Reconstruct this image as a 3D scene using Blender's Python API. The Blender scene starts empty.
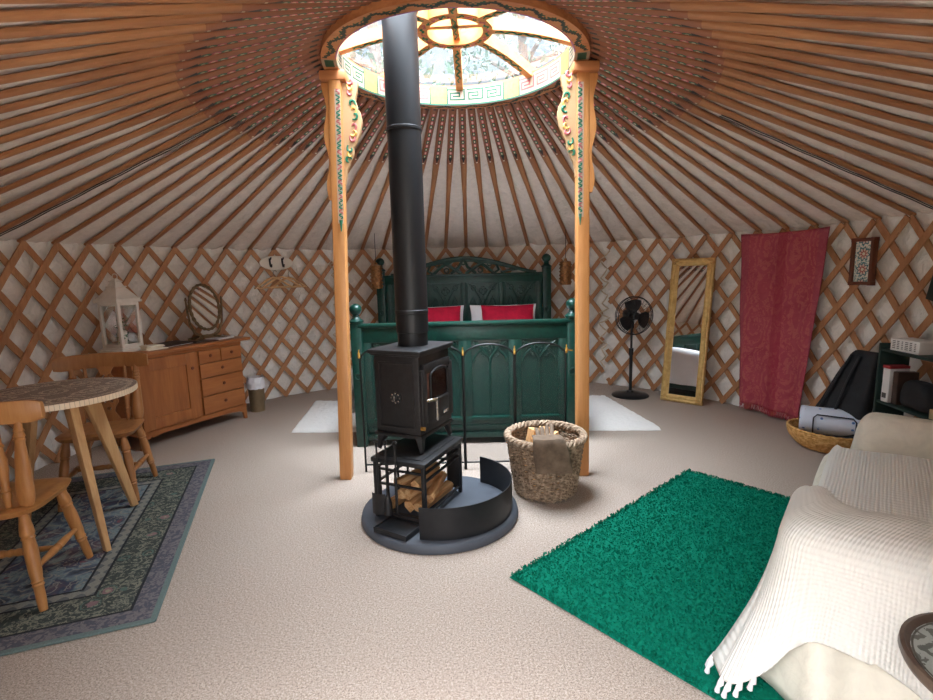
# A yurt interior: stove under the roof crown, green bed behind, table at the left, sofa at the right
SKY_BASE, SKY_UP, SKY_BACK, SKY_SIDE, EXPO = .225, 17.0, 1.05, 7.0, 1.88
import bpy, bmesh, math, random
from math import sin, cos, pi, radians, sqrt, atan2, hypot
from mathutils import Vector, Matrix, noise
random.seed(7)
SC = bpy.context.scene
COL = SC.collection

# ------------------------------------------------------------------ mesh helpers
class MB:
    """collects shapes, links them as ONE mesh object"""
    def __init__(s):
        s.v = []; s.f = []; s.m = []
    def add(s, vs, fs, m=0):
        o = len(s.v); s.v += [tuple(p) for p in vs]
        for f in fs:
            s.f.append(tuple(i + o for i in f)); s.m.append(m)
    def box(s, c, d, rz=0.0, m=0, M=None, tx=1.0, ty=1.0):
        x, y, z = d[0] / 2, d[1] / 2, d[2] / 2
        vs = [Vector((a * x * (tx if k > 0 else 1), b * y * (ty if k > 0 else 1), k * z)) for k in (-1, 1) for a, b in ((-1, -1), (1, -1), (1, 1), (-1, 1))]
        R = M if M is not None else Matrix.Rotation(rz, 3, 'Z')
        vs = [R @ p + Vector(c) for p in vs]
        s.add(vs, [(3, 2, 1, 0), (4, 5, 6, 7), (0, 1, 5, 4), (1, 2, 6, 5), (2, 3, 7, 6), (3, 0, 4, 7)], m)
    def bar(s, a, b, w, t, up=(0, 0, 1), m=0):
        a = Vector(a); b = Vector(b); d = b - a; L = d.length
        if L < 1e-6: return
        z = d.normalized(); x = Vector(up).cross(z)
        if x.length < 1e-4: x = Vector((1, 0, 0)).cross(z)
        x.normalize(); y = z.cross(x)
        s.box((a + b) / 2, (w, t, L), M=Matrix((x, y, z)).transposed(), m=m)
    def tube(s, pts, r, n=8, m=0, closed=False, flat=1.0, up=None):
        pts = [Vector(p) for p in pts]; k = len(pts)
        rs = r if isinstance(r, (list, tuple)) else [r] * k
        vs = []; prev = None
        for i in range(k):
            if closed: t = pts[(i + 1) % k] - pts[i - 1]
            else: t = pts[min(i + 1, k - 1)] - pts[max(i - 1, 0)]
            if t.length < 1e-9: t = Vector((0, 0, 1))
            t.normalize()
            if up is not None:
                x = Vector(up).cross(t)
                if x.length < 1e-4: x = t.orthogonal()
            elif prev is None: x = t.orthogonal()
            else:
                x = prev - t * prev.dot(t)
                if x.length < 1e-5: x = t.orthogonal()
            x.normalize(); prev = x; y = t.cross(x)
            for j in range(n):
                a = 2 * pi * (j + .5) / n
                vs.append(pts[i] + (x * cos(a) + y * sin(a) * flat) * rs[i])
        fs = []
        for i in range(k if closed else k - 1):
            i2 = (i + 1) % k
            for j in range(n):
                j2 = (j + 1) % n
                fs.append((i * n + j, i * n + j2, i2 * n + j2, i2 * n + j))
        if not closed:
            fs.append(tuple(range(n - 1, -1, -1))); fs.append(tuple((k - 1) * n + j for j in range(n)))
        s.add(vs, fs, m)
    def turned(s, a, b, prof, n=14, m=0):
        a = Vector(a); b = Vector(b)
        s.tube([a.lerp(b, t) for t, r in prof], [r for t, r in prof], n, m)
    def lathe(s, prof, n=24, c=(0, 0, 0), m=0, cap=True, sx=1.0, sy=1.0):
        vs = []; k = len(prof)
        for r, z in prof:
            for j in range(n):
                a = 2 * pi * j / n
                vs.append((c[0] + r * cos(a) * sx, c[1] + r * sin(a) * sy, c[2] + z))
        fs = []
        for i in range(k - 1):
            for j in range(n):
                j2 = (j + 1) % n
                fs.append((i * n + j, i * n + j2, (i + 1) * n + j2, (i + 1) * n + j))
        if cap:
            fs.append(tuple(range(n - 1, -1, -1))); fs.append(tuple((k - 1) * n + j for j in range(n)))
        s.add(vs, fs, m)
    def grid(s, fn, nu, nv, m=0, cu=False, mf=None):
        o = len(s.v)
        for i in range(nu + (0 if cu else 1)):
            for j in range(nv + 1):
                s.v.append(tuple(fn(i / nu, j / nv)))
        for i in range(nu):
            i2 = (i + 1) % nu if cu else i + 1
            for j in range(nv):
                s.f.append((o + i * (nv + 1) + j, o + i2 * (nv + 1) + j, o + i2 * (nv + 1) + j + 1, o + i * (nv + 1) + j + 1))
                s.m.append(mf(i, j) if mf else m)
    def prism(s, poly, z0, z1, M=None, m=0):
        """poly (x,y) extruded along local z, placed by 4x4 M"""
        n = len(poly); M = M or Matrix.Identity(4)
        vs = [M @ Vector((p[0], p[1], z0)) for p in poly] + [M @ Vector((p[0], p[1], z1)) for p in poly]
        fs = [tuple(range(n - 1, -1, -1)), tuple(range(n, 2 * n))]
        for i in range(n):
            j = (i + 1) % n
            fs.append((i, j, n + j, n + i))
        s.add(vs, fs, m)
    def rbox(s, c, d, r, n=6, rz=0.0, m=0, fn=None, M=None):
        """softly rounded box; fn(point)->point deforms it"""
        h = Vector(d) / 2; r = min(r, h.x * .999, h.y * .999, h.z * .999)
        ax = []
        for q in range(3):
            inner = h[q] - r
            a = [-h[q] + r * (1 - cos(pi / 2 * i / n)) * 1.0 for i in range(n)]
            k = max(2, int(inner * 2 / 0.045)); k = min(k, 40)
            b = [-inner + 2 * inner * i / k for i in range(k + 1)]
            ax.append(a + b + [-x for x in reversed(a)])
        R = M if M is not None else Matrix.Rotation(rz, 3, 'Z')
        idx = {}; o = len(s.v)
        def vert(p):
            key = (round(p[0], 6), round(p[1], 6), round(p[2], 6))
            if key in idx: return idx[key]
            p = Vector(p)
            q = Vector([max(-(h[i] - r), min(h[i] - r, p[i])) for i in range(3)])
            e = p - q
            if e.length > 1e-9: p = q + e.normalized() * r
            if fn: p = Vector(fn(p))
            s.v.append(tuple(R @ p + Vector(c))); idx[key] = len(s.v) - 1
            return idx[key]
        for q in range(3):
            u, w = (q + 1) % 3, (q + 2) % 3
            for sg in (-1, 1):
                for i in range(len(ax[u]) - 1):
                    for j in range(len(ax[w]) - 1):
                        f = []
                        for di, dj in ((0, 0), (1, 0), (1, 1), (0, 1)):
                            p = [0, 0, 0]; p[q] = sg * h[q]; p[u] = ax[u][i + di]; p[w] = ax[w][j + dj]
                            f.append(vert(p))
                        if sg < 0: f.reverse()
                        if len(set(f)) >= 3:
                            s.f.append(tuple(f)); s.m.append(m)
    def build(s, name, mat, parent=None, smooth=True, bevel=0.0, ang=35, loc=None, rz=None, seg=2):
        me = bpy.data.meshes.new(name)
        me.from_pydata(s.v, [], s.f)
        mats = mat if isinstance(mat, (list, tuple)) else [mat]
        for x in mats: me.materials.append(x)
        if len(mats) > 1: me.polygons.foreach_set('material_index', s.m)
        me.update(); me.validate()
        bm = bmesh.new(); bm.from_mesh(me)
        bmesh.ops.recalc_face_normals(bm, faces=bm.faces)
        if bevel > 0:
            es = [e for e in bm.edges if len(e.link_faces) == 2 and e.calc_face_angle(0) > radians(40)]
            bmesh.ops.bevel(bm, geom=es, offset=bevel, segments=seg, profile=.5, affect='EDGES', clamp_overlap=True)
        if smooth:
            for f in bm.faces: f.smooth = True
            for e in bm.edges:
                if len(e.link_faces) == 2 and e.calc_face_angle(0) > radians(ang): e.smooth = False
        bm.to_mesh(me); bm.free()
        o = bpy.data.objects.new(name, me); COL.objects.link(o)
        if parent is not None: o.parent = parent
        if loc is not None: o.location = loc
        if rz is not None: o.rotation_euler = (0, 0, rz)
        return o

def tag(o, label, cat, group=None, kind=None):
    o['label'] = label; o['category'] = cat
    if group: o['group'] = group
    if kind: o['kind'] = kind
    return o
def thing(name, label, cat, loc=(0, 0, 0), rz=0.0, group=None):
    o = bpy.data.objects.new(name, None); COL.objects.link(o)
    o.empty_display_size = .1
    o.location = loc; o.rotation_euler = (0, 0, rz)
    return tag(o, label, cat, group)
def struct(o):
    o['kind'] = 'structure'; return o
def copy_tree(o, parent=None):
    c = o.copy(); COL.objects.link(c)
    if parent is not None: c.parent = parent
    for ch in list(o.children): copy_tree(ch, c)
    return c
def arc(c, r, a0, a1, n, plane='xz', y=0.0):
    out = []
    for i in range(n + 1):
        a = radians(a0 + (a1 - a0) * i / n)
        p, q = c[0] + r * cos(a), c[1] + r * sin(a)
        out.append((p, y, q) if plane == 'xz' else (p, q, y))
    return out
def N3(x, y, z): return noise.noise(Vector((x, y, z)))

# ------------------------------------------------------------------ material helpers
def lin(c):
    c = c / 255.0
    return c / 12.92 if c <= .04045 else ((c + .055) / 1.055) ** 2.4
def C(r, g, b): return (lin(r), lin(g), lin(b), 1.0)
class S:
    """socket wrapper: arithmetic builds math nodes"""
    def __init__(s, nt, k): s.nt = nt; s.k = k
    def op(s, o, *args):
        n = s.nt.nodes.new('ShaderNodeMath'); n.operation = o
        for i, a in enumerate((s,) + args):
            if isinstance(a, S): s.nt.links.new(a.k, n.inputs[i])
            else: n.inputs[i].default_value = a
        return S(s.nt, n.outputs[0])
    def __add__(s, b): return s.op('ADD', b)
    def __sub__(s, b): return s.op('SUBTRACT', b)
    def __mul__(s, b): return s.op('MULTIPLY', b)
    def __truediv__(s, b): return s.op('DIVIDE', b)
    def __neg__(s): return s.op('MULTIPLY', -1.0)
    def lt(s, b): return s.op('LESS_THAN', b)
    def gt(s, b): return s.op('GREATER_THAN', b)
    def abs(s): return s.op('ABSOLUTE')
    def fr(s): return s.op('FRACT')
    def fl(s): return s.op('FLOOR')
    def sin(s): return s.op('SINE')
    def mod(s, b): return s.op('FLOORED_MODULO', b)
    def sqrt(s): return s.op('SQRT')
    def pw(s, b): return s.op('POWER', b)
    def mx(s, b): return s.op('MAXIMUM', b)
    def mn(s, b): return s.op('MINIMUM', b)
    def at2(s, b): return s.op('ARCTAN2', b)
    def band(s, a, b): return s.gt(a) * s.lt(b)
    def map(s, a, b, c=0.0, d=1.0):
        n = s.nt.nodes.new('ShaderNodeMapRange'); s.nt.links.new(s.k, n.inputs[0])
        for i, x in enumerate((a, b, c, d)): n.inputs[i + 1].default_value = x
        return S(s.nt, n.outputs[0])
class Mat:
    def __init__(s, name, base=(.5, .5, .5, 1), rough=.6, metal=0.0, spec=.5):
        s.mat = bpy.data.materials.new(name); s.mat.use_nodes = True
        s.nt = s.mat.node_tree; s.b = s.nt.nodes['Principled BSDF']; s.out = s.nt.nodes['Material Output']
        s.b.inputs['Base Color'].default_value = base; s.b.inputs['Roughness'].default_value = rough
        s.b.inputs['Metallic'].default_value = metal; s.b.inputs['Specular IOR Level'].default_value = spec
        s._co = {}
    def node(s, t): return s.nt.nodes.new(t)
    def link(s, a, b): s.nt.links.new(a.k if isinstance(a, S) else a, b)
    def co(s, kind='Object'):
        if kind not in s._co:
            n = s.node('ShaderNodeTexCoord'); s._co[kind] = n.outputs[kind]
        return s._co[kind]
    def scaled(s, sc, kind='Object'):
        n = s.node('ShaderNodeMapping'); s.link(s.co(kind), n.inputs[0]); n.inputs['Scale'].default_value = sc
        return n.outputs[0]
    def xyz(s, kind='Object'):
        n = s.node('ShaderNodeSeparateXYZ'); s.link(s.co(kind), n.inputs[0])
        return [S(s.nt, n.outputs[i]) for i in range(3)]
    def vec(s, x, y, z=0.0):
        n = s.node('ShaderNodeCombineXYZ')
        for i, a in enumerate((x, y, z)):
            if isinstance(a, S): s.link(a, n.inputs[i])
            else: n.inputs[i].default_value = a
        return n.outputs[0]
    def noise(s, v, scale=5, detail=3, rough=.5, dist=0.0):
        n = s.node('ShaderNodeTexNoise'); s.link(v, n.inputs['Vector'])
        n.inputs['Scale'].default_value = scale; n.inputs['Detail'].default_value = detail
        n.inputs['Roughness'].default_value = rough; n.inputs['Distortion'].default_value = dist
        return S(s.nt, n.outputs[0])
    def voro(s, v, scale=5, feat='F1', out='Distance', rnd=1.0):
        n = s.node('ShaderNodeTexVoronoi'); n.feature = feat; s.link(v, n.inputs['Vector'])
        n.inputs['Scale'].default_value = scale; n.inputs['Randomness'].default_value = rnd
        return S(s.nt, n.outputs[out])
    def mix(s, fac, a, b, blend='MIX'):
        n = s.node('ShaderNodeMix'); n.data_type = 'RGBA'; n.blend_type = blend
        for i, x in ((0, fac), (6, a), (7, b)):
            if isinstance(x, S): s.link(x, n.inputs[i])
            else: n.inputs[i].default_value = x
        return S(s.nt, n.outputs[2])
    def ramp(s, fac, stops):
        n = s.node('ShaderNodeValToRGB'); s.link(fac, n.inputs[0]); e = n.color_ramp.elements
        while len(e) < len(stops): e.new(.5)
        for i, (p, c) in enumerate(stops): e[i].position = p; e[i].color = c
        return S(s.nt, n.outputs[0])
    def rnd(s):
        n = s.node('ShaderNodeObjectInfo'); return S(s.nt, n.outputs['Random'])
    def color(s, c): s.link(c, s.b.inputs['Base Color']); return s
    def bump(s, h, strength=.3, dist=.01):
        n = s.node('ShaderNodeBump'); s.link(h, n.inputs['Height']); n.inputs['Strength'].default_value = strength
        n.inputs['Distance'].default_value = dist; s.link(n.outputs[0], s.b.inputs['Normal']); return s
def plain(name, c, rough=.6, metal=0.0, var=0.0, scale=20, bump=0.0, bd=.004, spec=.5):
    m = Mat(name, c, rough, metal, spec)
    if var or bump:
        n = m.noise(m.co(), scale, 4, .6)
        if var:
            d = tuple(max(0, x * (1 - var)) for x in c[:3]) + (1,); l = tuple(min(1, x * (1 + var)) for x in c[:3]) + (1,)
            m.color(m.mix(n.map(.3, .7), d, l))
        if bump: m.bump(n, bump, bd)
    return m.mat
def wood(name, c1, c2, axis='z', scale=1.0, rough=.45, objvar=.25, knots=True, spec=.4):
    m = Mat(name, c1, rough, 0, spec)
    sc = {'x': (1.2, 14, 14), 'y': (14, 1.2, 14), 'z': (14, 14, 1.2)}[axis]
    v = m.scaled(tuple(a * scale for a in sc))
    a = m.noise(v, 1.6, 5, .6, .6); b = m.noise(v, 9, 2, .5)
    f = a.map(.3, .7) * .75 + b.map(.3, .7) * .25
    col = m.mix(f, c1, c2)
    if objvar:
        r = m.rnd()
        col = m.mix(r * objvar, col, tuple(x * .45 for x in c2[:3]) + (1,))
    m.color(col); m.bump(a, .12, .003)
    return m.mat
# ------------------------------------------------------------------ materials
def m_carpet():
    m = Mat('carpet', rough=.95, spec=.1)
    a = m.noise(m.co(), 260, 2, .7); b = m.noise(m.co(), 120, 3, .7); c = m.noise(m.co(), 1.2, 2)
    k = a * .5 + b * .5
    col = m.ramp(k, [(.36, C(110, 97, 87)), (.5, C(167, 152, 139)), (.62, C(200, 187, 175))])
    col = m.mix(c.map(.35, .65) * .12, col, C(150, 128, 118))
    m.color(col).bump(k, .55, .008); return m.mat
def m_canvas(name, c, sc=3.0, rough=.75, spec=.2, bs=.8):
    m = Mat(name, c, rough, 0, spec)
    a = m.noise(m.scaled((1, 1, .6)), sc, 4, .6, 1.2); b = m.noise(m.co(), 14, 3, .6, .8)
    m.color(m.mix(b.map(.3, .7), tuple(x * .86 for x in c[:3]) + (1,), c)).bump(a + b * .5, bs, .035)
    return m.mat
def m_pole():
    m = Mat('pole_wood', rough=.42, spec=.4)
    v = m.scaled((1.2, 16, 16)); a = m.noise(v, 1.5, 5, .6, .5)
    w = m.mix(a.map(.3, .7), C(190, 136, 92), C(150, 98, 64))
    w = m.mix(m.rnd() * .45, w, C(128, 76, 46))
    x, y, z = m.xyz()
    zone = x.lt(.80)
    w = m.mix(zone * .65, w, C(128, 76, 58))
    u = (x / .05); k = u.fl().mod(2.0); e = ((u.fr() - .5) * 2.0)
    lat = (y / .0125)
    d = e * e * .9 + lat * lat
    inz = x.band(.12, .70)
    oc = m.mix(k, C(206, 110, 116), C(54, 110, 78))
    w = m.mix(d.lt(1.25) * inz, w, C(34, 28, 26))
    w = m.mix(d.lt(.85) * inz, w, oc)
    w = m.mix(d.lt(.2) * inz, w, C(226, 208, 180))
    q = (x - .70); tip = q.band(0.0, .07) * (lat.abs() * .024).lt((q * -.50) + .036)
    w = m.mix(tip, w, C(26, 26, 26))
    w = m.mix(x.band(.775, .79) * lat.abs().lt(.6), w, C(226, 214, 190))
    w = m.mix(x.band(.03, .075) * lat.abs().lt(.9), w, C(44, 40, 36))
    m.color(w).bump(a, .12, .003); return m.mat
def m_green_bed():
    m = Mat('green_bed_paint', C(7, 54, 45), .34, 0, .5)
    n = m.noise(m.co(), 26, 4, .6)
    m.color(m.mix(n.map(.35, .65), C(5, 44, 37), C(10, 62, 51))).bump(n, .08, .003); return m.mat
def m_mosaic():
    m = Mat('mosaic_tiles', rough=.4)
    x, y, z = m.xyz()
    th = y.at2(x); r = (x * x + y * y).sqrt()
    v = m.voro(m.co(), 60, 'DISTANCE_TO_EDGE')
    petals = ((th * 6.0).sin() * .045 + .20 - r).abs()
    sc = m.vec((x / .13).fr() - .5, (y / .13).fr() - .5)
    cx, cy = (x / .21 + .5).fr() - .5, (y / .21 + .5).fr() - .5
    rr = (cx * cx + cy * cy).sqrt()
    sp = ((rr * 26.0) + cy.at2(cx) * 2.0).sin()
    f = (sp.gt(.25) * rr.lt(.46)).mx(petals.lt(.012)).mx((r - .34).abs().lt(.010))
    col = m.mix(f, C(138, 122, 108), C(208, 192, 172))
    col = m.mix(v.lt(.06), col, C(88, 78, 70))
    m.color(col).bump(v.map(0, .08), .3, .002); return m.mat
def m_persian(hx, hy):
    m = Mat('oriental_rug', rough=.95, spec=.1)
    x, y, z = m.xyz()
    nz = m.noise(m.co(), 3.2, 3, .6, .8); n2 = m.noise(m.co(), 9, 3, .6, 1.0)
    ex = -(x.abs()) + hx; ey = -(y.abs()) + hy
    e = ex.mn(ey)
    fld = m.ramp(nz * .75 + n2 * .25, [(.36, C(56, 58, 64)), (.43, C(88, 98, 112)), (.47, C(124, 138, 138)), (.52, C(64, 72, 92)), (.57, C(96, 80, 86)), (.62, C(130, 142, 138))])
    dv = m.vec(x + nz * .25, y + n2 * .18, 0.0); v = m.voro(dv, 7.0); ring = ((v * 26.0) + n2 * 16.0).sin()
    fld = m.mix(ring.gt(.8) * .7, fld, C(150, 146, 134))
    fld = m.mix(v.lt(.12), fld, C(116, 78, 84))
    vb = m.voro(m.vec(x + n2 * .06, y + nz * .10, 0.0), 7.4, 'F1', 'Distance', .75); n4 = m.noise(m.co(), 24, 3, .6, 1.8); rb = ((vb * 24.0) + n4 * 20.0).sin()
    bd = m.mix(rb.gt(.5), C(64, 70, 66), C(128, 128, 112))
    bd = m.mix(vb.lt(.17), bd, C(134, 104, 106)); bd = m.mix(vb.lt(.08), bd, C(150, 142, 120)); bd = m.mix(vb.band(.26, .30), bd, C(86, 106, 96))
    n5 = m.noise(m.co(), 44, 2, .5, 1.0); nb = m.mix(n5.gt(.5), C(116, 110, 112), C(84, 84, 92))
    sc = ((x + y) * 50.0).sin() * ((x - y) * 50.0).sin(); cream = m.mix(sc.gt(.1), C(136, 134, 124), C(100, 102, 102))
    col = m.mix(e.lt(.36), fld, cream)
    col = m.mix(e.lt(.30), col, bd); col = m.mix(e.lt(.105), col, nb)
    for q in (.11, .295, .36): col = m.mix((e - q).abs().lt(.006), col, C(40, 42, 44))
    col = m.mix(e.lt(.018), col, C(104, 120, 116))
    f = m.noise(m.co(), 160, 2); col = m.mix(f.map(.3, .7) * .35, col, C(60, 60, 62))
    m.color(col).bump(f, .3, .003); return m.mat
def m_paisley():
    m = Mat('paisley_cloth', rough=.85, spec=.15)
    x, y, z = m.xyz()           # x across, z up in the cloth's own frame
    nz = m.noise(m.co(), 7, 3, .6, 1.5); fine = m.noise(m.co(), 60, 2)
    n3 = m.noise(m.co(), 26, 3, .6, 1.5); v1 = m.voro(m.vec(x * 5.5 + nz * .8, z * 2.6 + nz * .8, 0.0), 1.0, 'F1', 'Distance', .6)
    ring = ((v1 * 34.0) + nz * 9.0).sin()
    v2 = m.voro(m.vec(x * 16.0, z * 10.0, 1.0), 1.0)
    col = m.mix(nz.map(.3, .7), C(160, 64, 80), C(176, 84, 94))
    f = ring.gt(.1) * n3.gt(.44)
    col = m.mix(f * .42, col, C(196, 116, 104))
    col = m.mix(v2.lt(.16) * .35, col, C(190, 120, 108))
    c2 = x.abs().lt(.05); col = m.mix(c2 * .5, col, C(152, 48, 68))
    col = m.mix((x.abs() - .32).gt(0) * .5, col, C(150, 72, 88))
    m.color(col).bump(fine, .2, .002); return m.mat
def m_ribbed(name, c, axis=0, freq=470.0, both=True, strength=.5):
    m = Mat(name, c, .9, 0, .15)
    x, y, z = m.xyz('UV')
    h = (x * freq).sin()
    if both: h = h + (y * freq * .5).sin() * .6
    n = m.noise(m.co(), 5, 3)
    m.color(m.mix(n.map(.3, .7) * .5, c, tuple(a * .93 for a in c[:3]) + (1,))).bump(h, strength, .006); return m.mat
def m_wicker(name, c1, c2, c3):
    m = Mat(name, c1, .75, 0, .25)
    n = m.noise(m.co(), 40, 3, .6)
    m.color(m.ramp(n, [(.3, c1), (.5, c2), (.7, c3)])).bump(n, .2, .003); return m.mat
def m_pane():
    m = Mat('roof_pane', C(225, 240, 248), .08)
    nt = m.nt
    tr = nt.nodes.new('ShaderNodeBsdfTransparent'); tr.inputs[0].default_value = (.86, .93, .97, 1)
    gl = nt.nodes.new('ShaderNodeBsdfGlossy'); gl.inputs['Roughness'].default_value = .05
    df = nt.nodes.new('ShaderNodeBsdfTranslucent'); df.inputs[0].default_value = (.85, .92, .97, 1)
    a = nt.nodes.new('ShaderNodeMixShader'); b = nt.nodes.new('ShaderNodeMixShader')
    n = m.noise(m.co(), 55, 3, .7); k = n.map(.5, .72, .008, .035)
    nt.links.new(k.k, a.inputs[0]); nt.links.new(tr.outputs[0], a.inputs[1]); nt.links.new(df.outputs[0], a.inputs[2])
    b.inputs[0].default_value = .05; nt.links.new(a.outputs[0], b.inputs[1]); nt.links.new(gl.outputs[0], b.inputs[2])
    nt.links.new(b.outputs[0], m.out.inputs[0]); return m.mat
def m_glass(name, tint, op=.12, rough=.03):
    m = Mat(name); nt = m.nt
    tr = nt.nodes.new('ShaderNodeBsdfTransparent'); tr.inputs[0].default_value = tint
    gl = nt.nodes.new('ShaderNodeBsdfGlossy'); gl.inputs['Roughness'].default_value = rough
    a = nt.nodes.new('ShaderNodeMixShader'); a.inputs[0].default_value = op
    nt.links.new(tr.outputs[0], a.inputs[1]); nt.links.new(gl.outputs[0], a.inputs[2]); nt.links.new(a.outputs[0], m.out.inputs[0])
    return m.mat
def m_gauze(name, col, op):
    m = Mat(name, col, .6); nt = m.nt
    tr = nt.nodes.new('ShaderNodeBsdfTransparent'); a = nt.nodes.new('ShaderNodeMixShader'); a.inputs[0].default_value = op
    nt.links.new(tr.outputs[0], a.inputs[1]); nt.links.new(m.b.outputs[0], a.inputs[2]); nt.links.new(a.outputs[0], m.out.inputs[0])
    return m.mat
def m_bark():
    m = Mat('log_wood', rough=.85, spec=.2)
    v = m.scaled((2, 24, 24)); n = m.noise(v, 2, 4, .6, .4)
    m.color(m.mix(m.rnd() * .5, m.ramp(n, [(.3, C(176, 120, 74)), (.5, C(216, 170, 118)), (.7, C(236, 200, 152))]), C(170, 112, 68))).bump(n, .3, .004); return m.mat
def m_gold():
    m = Mat('gilt_frame', C(212, 176, 108), .42, .3)
    n = m.noise(m.co(), 24, 3); m.color(m.mix(n.map(.3, .7), C(196, 156, 90), C(224, 192, 126))).bump(n, .15, .003); return m.mat
def m_pictile():
    m = Mat('floral_tile', rough=.35)
    x, y, z = m.xyz()
    zz = (z / .115).fr() - .5; zz = zz * .115
    r = (x * x + zz * zz).sqrt(); th = zz.at2(x)
    fl = (th * 8.0).sin() * .008
    n = m.noise(m.co(), 60, 2, .5, 1.0)
    col = m.mix(n.gt(.54), C(226, 222, 206), C(120, 160, 160))
    col = m.mix((r + fl).lt(.048), col, C(70, 120, 124)); col = m.mix((r + fl).lt(.036), col, C(218, 196, 180))
    col = m.mix((r - fl).lt(.024), col, C(176, 84, 72)); col = m.mix(r.lt(.012), col, C(224, 214, 190))
    m.color(col); return m.mat
def m_blanket():
    m = Mat('blue_blanket', C(198, 212, 232), .9, 0, .1)
    x, y, z = m.xyz()
    v = m.voro(m.co(), 17, 'F1', 'Distance', .8); n = m.noise(m.co(), 30, 2)
    col = m.mix(v.lt(.17), C(214, 222, 236), C(108, 150, 206)); col = m.mix(v.lt(.07), col, C(80, 84, 120))
    v2 = m.voro(m.co(), 30, 'F1', 'Distance', 1.0); col = m.mix(v2.lt(.10) * n.gt(.5), col, C(168, 120, 140))
    m.color(col).bump(n, .2, .004); return m.mat
def m_tray():
    m = Mat('tray_inlay', rough=.38, metal=.45)
    x, y, z = m.xyz(); r = (x * x + y * y).sqrt(); th = y.at2(x)
    n = m.noise(m.co(), 24, 3, .6, 1.2); pat = ((r * 150.0) + (th * 12.0).sin() * 2.0 + n * 9.0).sin()
    ring = (r / .045).fr().lt(.09)
    col = m.mix(pat.gt(.25), C(178, 186, 182), C(112, 116, 110)); col = m.mix(ring, col, C(92, 90, 84))
    m.color(col).bump(pat, .3, .003); return m.mat

M = {}
M['carpet'] = m_carpet()
M['liner'] = m_canvas('wall_canvas', C(244, 240, 232), 3.2)
M['roofcloth'] = m_canvas('roof_canvas', C(232, 220, 208), 2.6, .6, .3)
M['pole'] = m_pole()
M['slat'] = wood('lattice_wood', C(200, 148, 104), C(162, 110, 72), 'z', 1.0, .5, .3)
M['post'] = wood('post_wood', C(216, 156, 96), C(186, 122, 68), 'z', .7, .38, .0)
M['crownwood'] = wood('crown_wood', C(206, 140, 90), C(172, 104, 62), 'x', .8, .45, .0)
M['spokewood'] = wood('spoke_wood', C(228, 160, 92), C(196, 124, 66), 'x', .8, .45, .0)
M['pine'] = wood('chair_pine', C(196, 142, 86), C(164, 108, 60), 'z', .9, .36, .1)
M['darkpine'] = wood('chair_old_pine', C(176, 122, 74), C(140, 90, 50), 'z', .9, .4, .1)
M['oak'] = wood('oak_leg', C(212, 172, 122), C(176, 132, 86), 'z', .9, .5, .0)
M['dresser'] = wood('dresser_pine', C(178, 114, 66), C(146, 86, 46), 'x', .8, .34, .0)
M['dresserv'] = wood('dresser_door_pine', C(178, 114, 66), C(142, 84, 46), 'z', .8, .34, .0)
M['hangerwood'] = wood('hanger_wood', C(236, 198, 150), C(218, 172, 118), 'x', 1, .4, .1)
M['frame'] = wood('picture_frame_wood', C(120, 66, 44), C(84, 44, 30), 'z', 1, .35, .0)
M['bed'] = m_green_bed()
M['iron'] = plain('cast_iron', C(40, 39, 40), .48, .3, .25, 30, .12, .002)
M['pipe'] = plain('stove_pipe_enamel', C(22, 23, 26), .5, .1, .1, 8, 0)
M['steel_black'] = plain('black_sheet_steel', C(36, 37, 40), .42, .45, .2, 12, .05)
M['screen'] = plain('black_wire', C(18, 20, 20), .4, .5)
M['gauze'] = m_gauze('screen_mesh', C(26, 40, 38), .16)
M['slate'] = plain('hearth_slate', C(68, 73, 81), .62, 0, .12, 9, .12, .004)
M['brass'] = plain('brass', C(206, 160, 82), .3, .9)
M['chrome'] = plain('chrome', C(206, 206, 204), .22, .95)
M['ceramic'] = plain('white_ceramic', C(232, 226, 214), .3)
M['log'] = m_bark()
M['white_paint'] = plain('white_wood_paint', C(226, 218, 206), .5, 0, .06, 20)
M['candle'] = plain('candle_wax', C(236, 228, 206), .6)
M['leafgreen'] = plain('green_plastic_leaf', C(60, 120, 56), .5, 0, .3, 60)
M['mosaic'] = m_mosaic()
M['tile_edge'] = None
M['persian'] = None
M['green_shag'] = plain('green_shag', C(5, 108, 85), .95, 0, .22, 90, 0, spec=.1)
M['cotton'] = plain('white_cotton', C(236, 234, 234), .9, 0, .03, 6, .15, .01, spec=.15)
M['fleece'] = plain('white_fleece', C(220, 217, 212), .98, 0, .05, 70, .6, .012, spec=.05)
M['red'] = plain('red_velvet', C(176, 22, 52), .8, 0, .2, 14, .2, .006, spec=.2)
M['ivory'] = m_canvas('ivory_slipcover', C(234, 228, 212), 4.0, .92, .12, .28)
M['throw'] = m_ribbed('cream_throw', C(234, 232, 224), strength=.36)
M['wicker'] = m_wicker('brown_willow', C(100, 82, 66), C(150, 128, 106), C(192, 170, 146))
M['straw'] = m_wicker('straw_coil', C(168, 118, 62), C(206, 158, 94), C(228, 186, 124))
M['suede'] = plain('worn_suede', C(112, 96, 82), .9, 0, .35, 16, .3, .006, spec=.1)
M['paisley'] = m_paisley()
M['gold'] = m_gold()
M['oldgold'] = plain('aged_gilt', C(112, 88, 58), .5, .5, .4, 40, .4, .006)
M['mirror'] = plain('mirror_glass', (.86, .86, .86, 1), .015, 1.0)
M['blackplastic'] = plain('black_plastic', C(22, 22, 24), .38)
M['shelfgreen'] = plain('dark_green_shelf_paint', C(30, 52, 46), .5, 0, .15, 20)
M['blackcloth'] = plain('black_nylon', C(34, 35, 38), .75, 0, .25, 12, .35, .01)
M['paper'] = plain('white_card', C(228, 226, 220), .7)
M['ink'] = plain('grey_print', C(96, 92, 88), .8)
M['redcard'] = plain('red_card', C(170, 52, 56), .7)
M['beige'] = plain('beige_card', C(186, 168, 130), .8)
M['tile'] = m_pictile()
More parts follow.
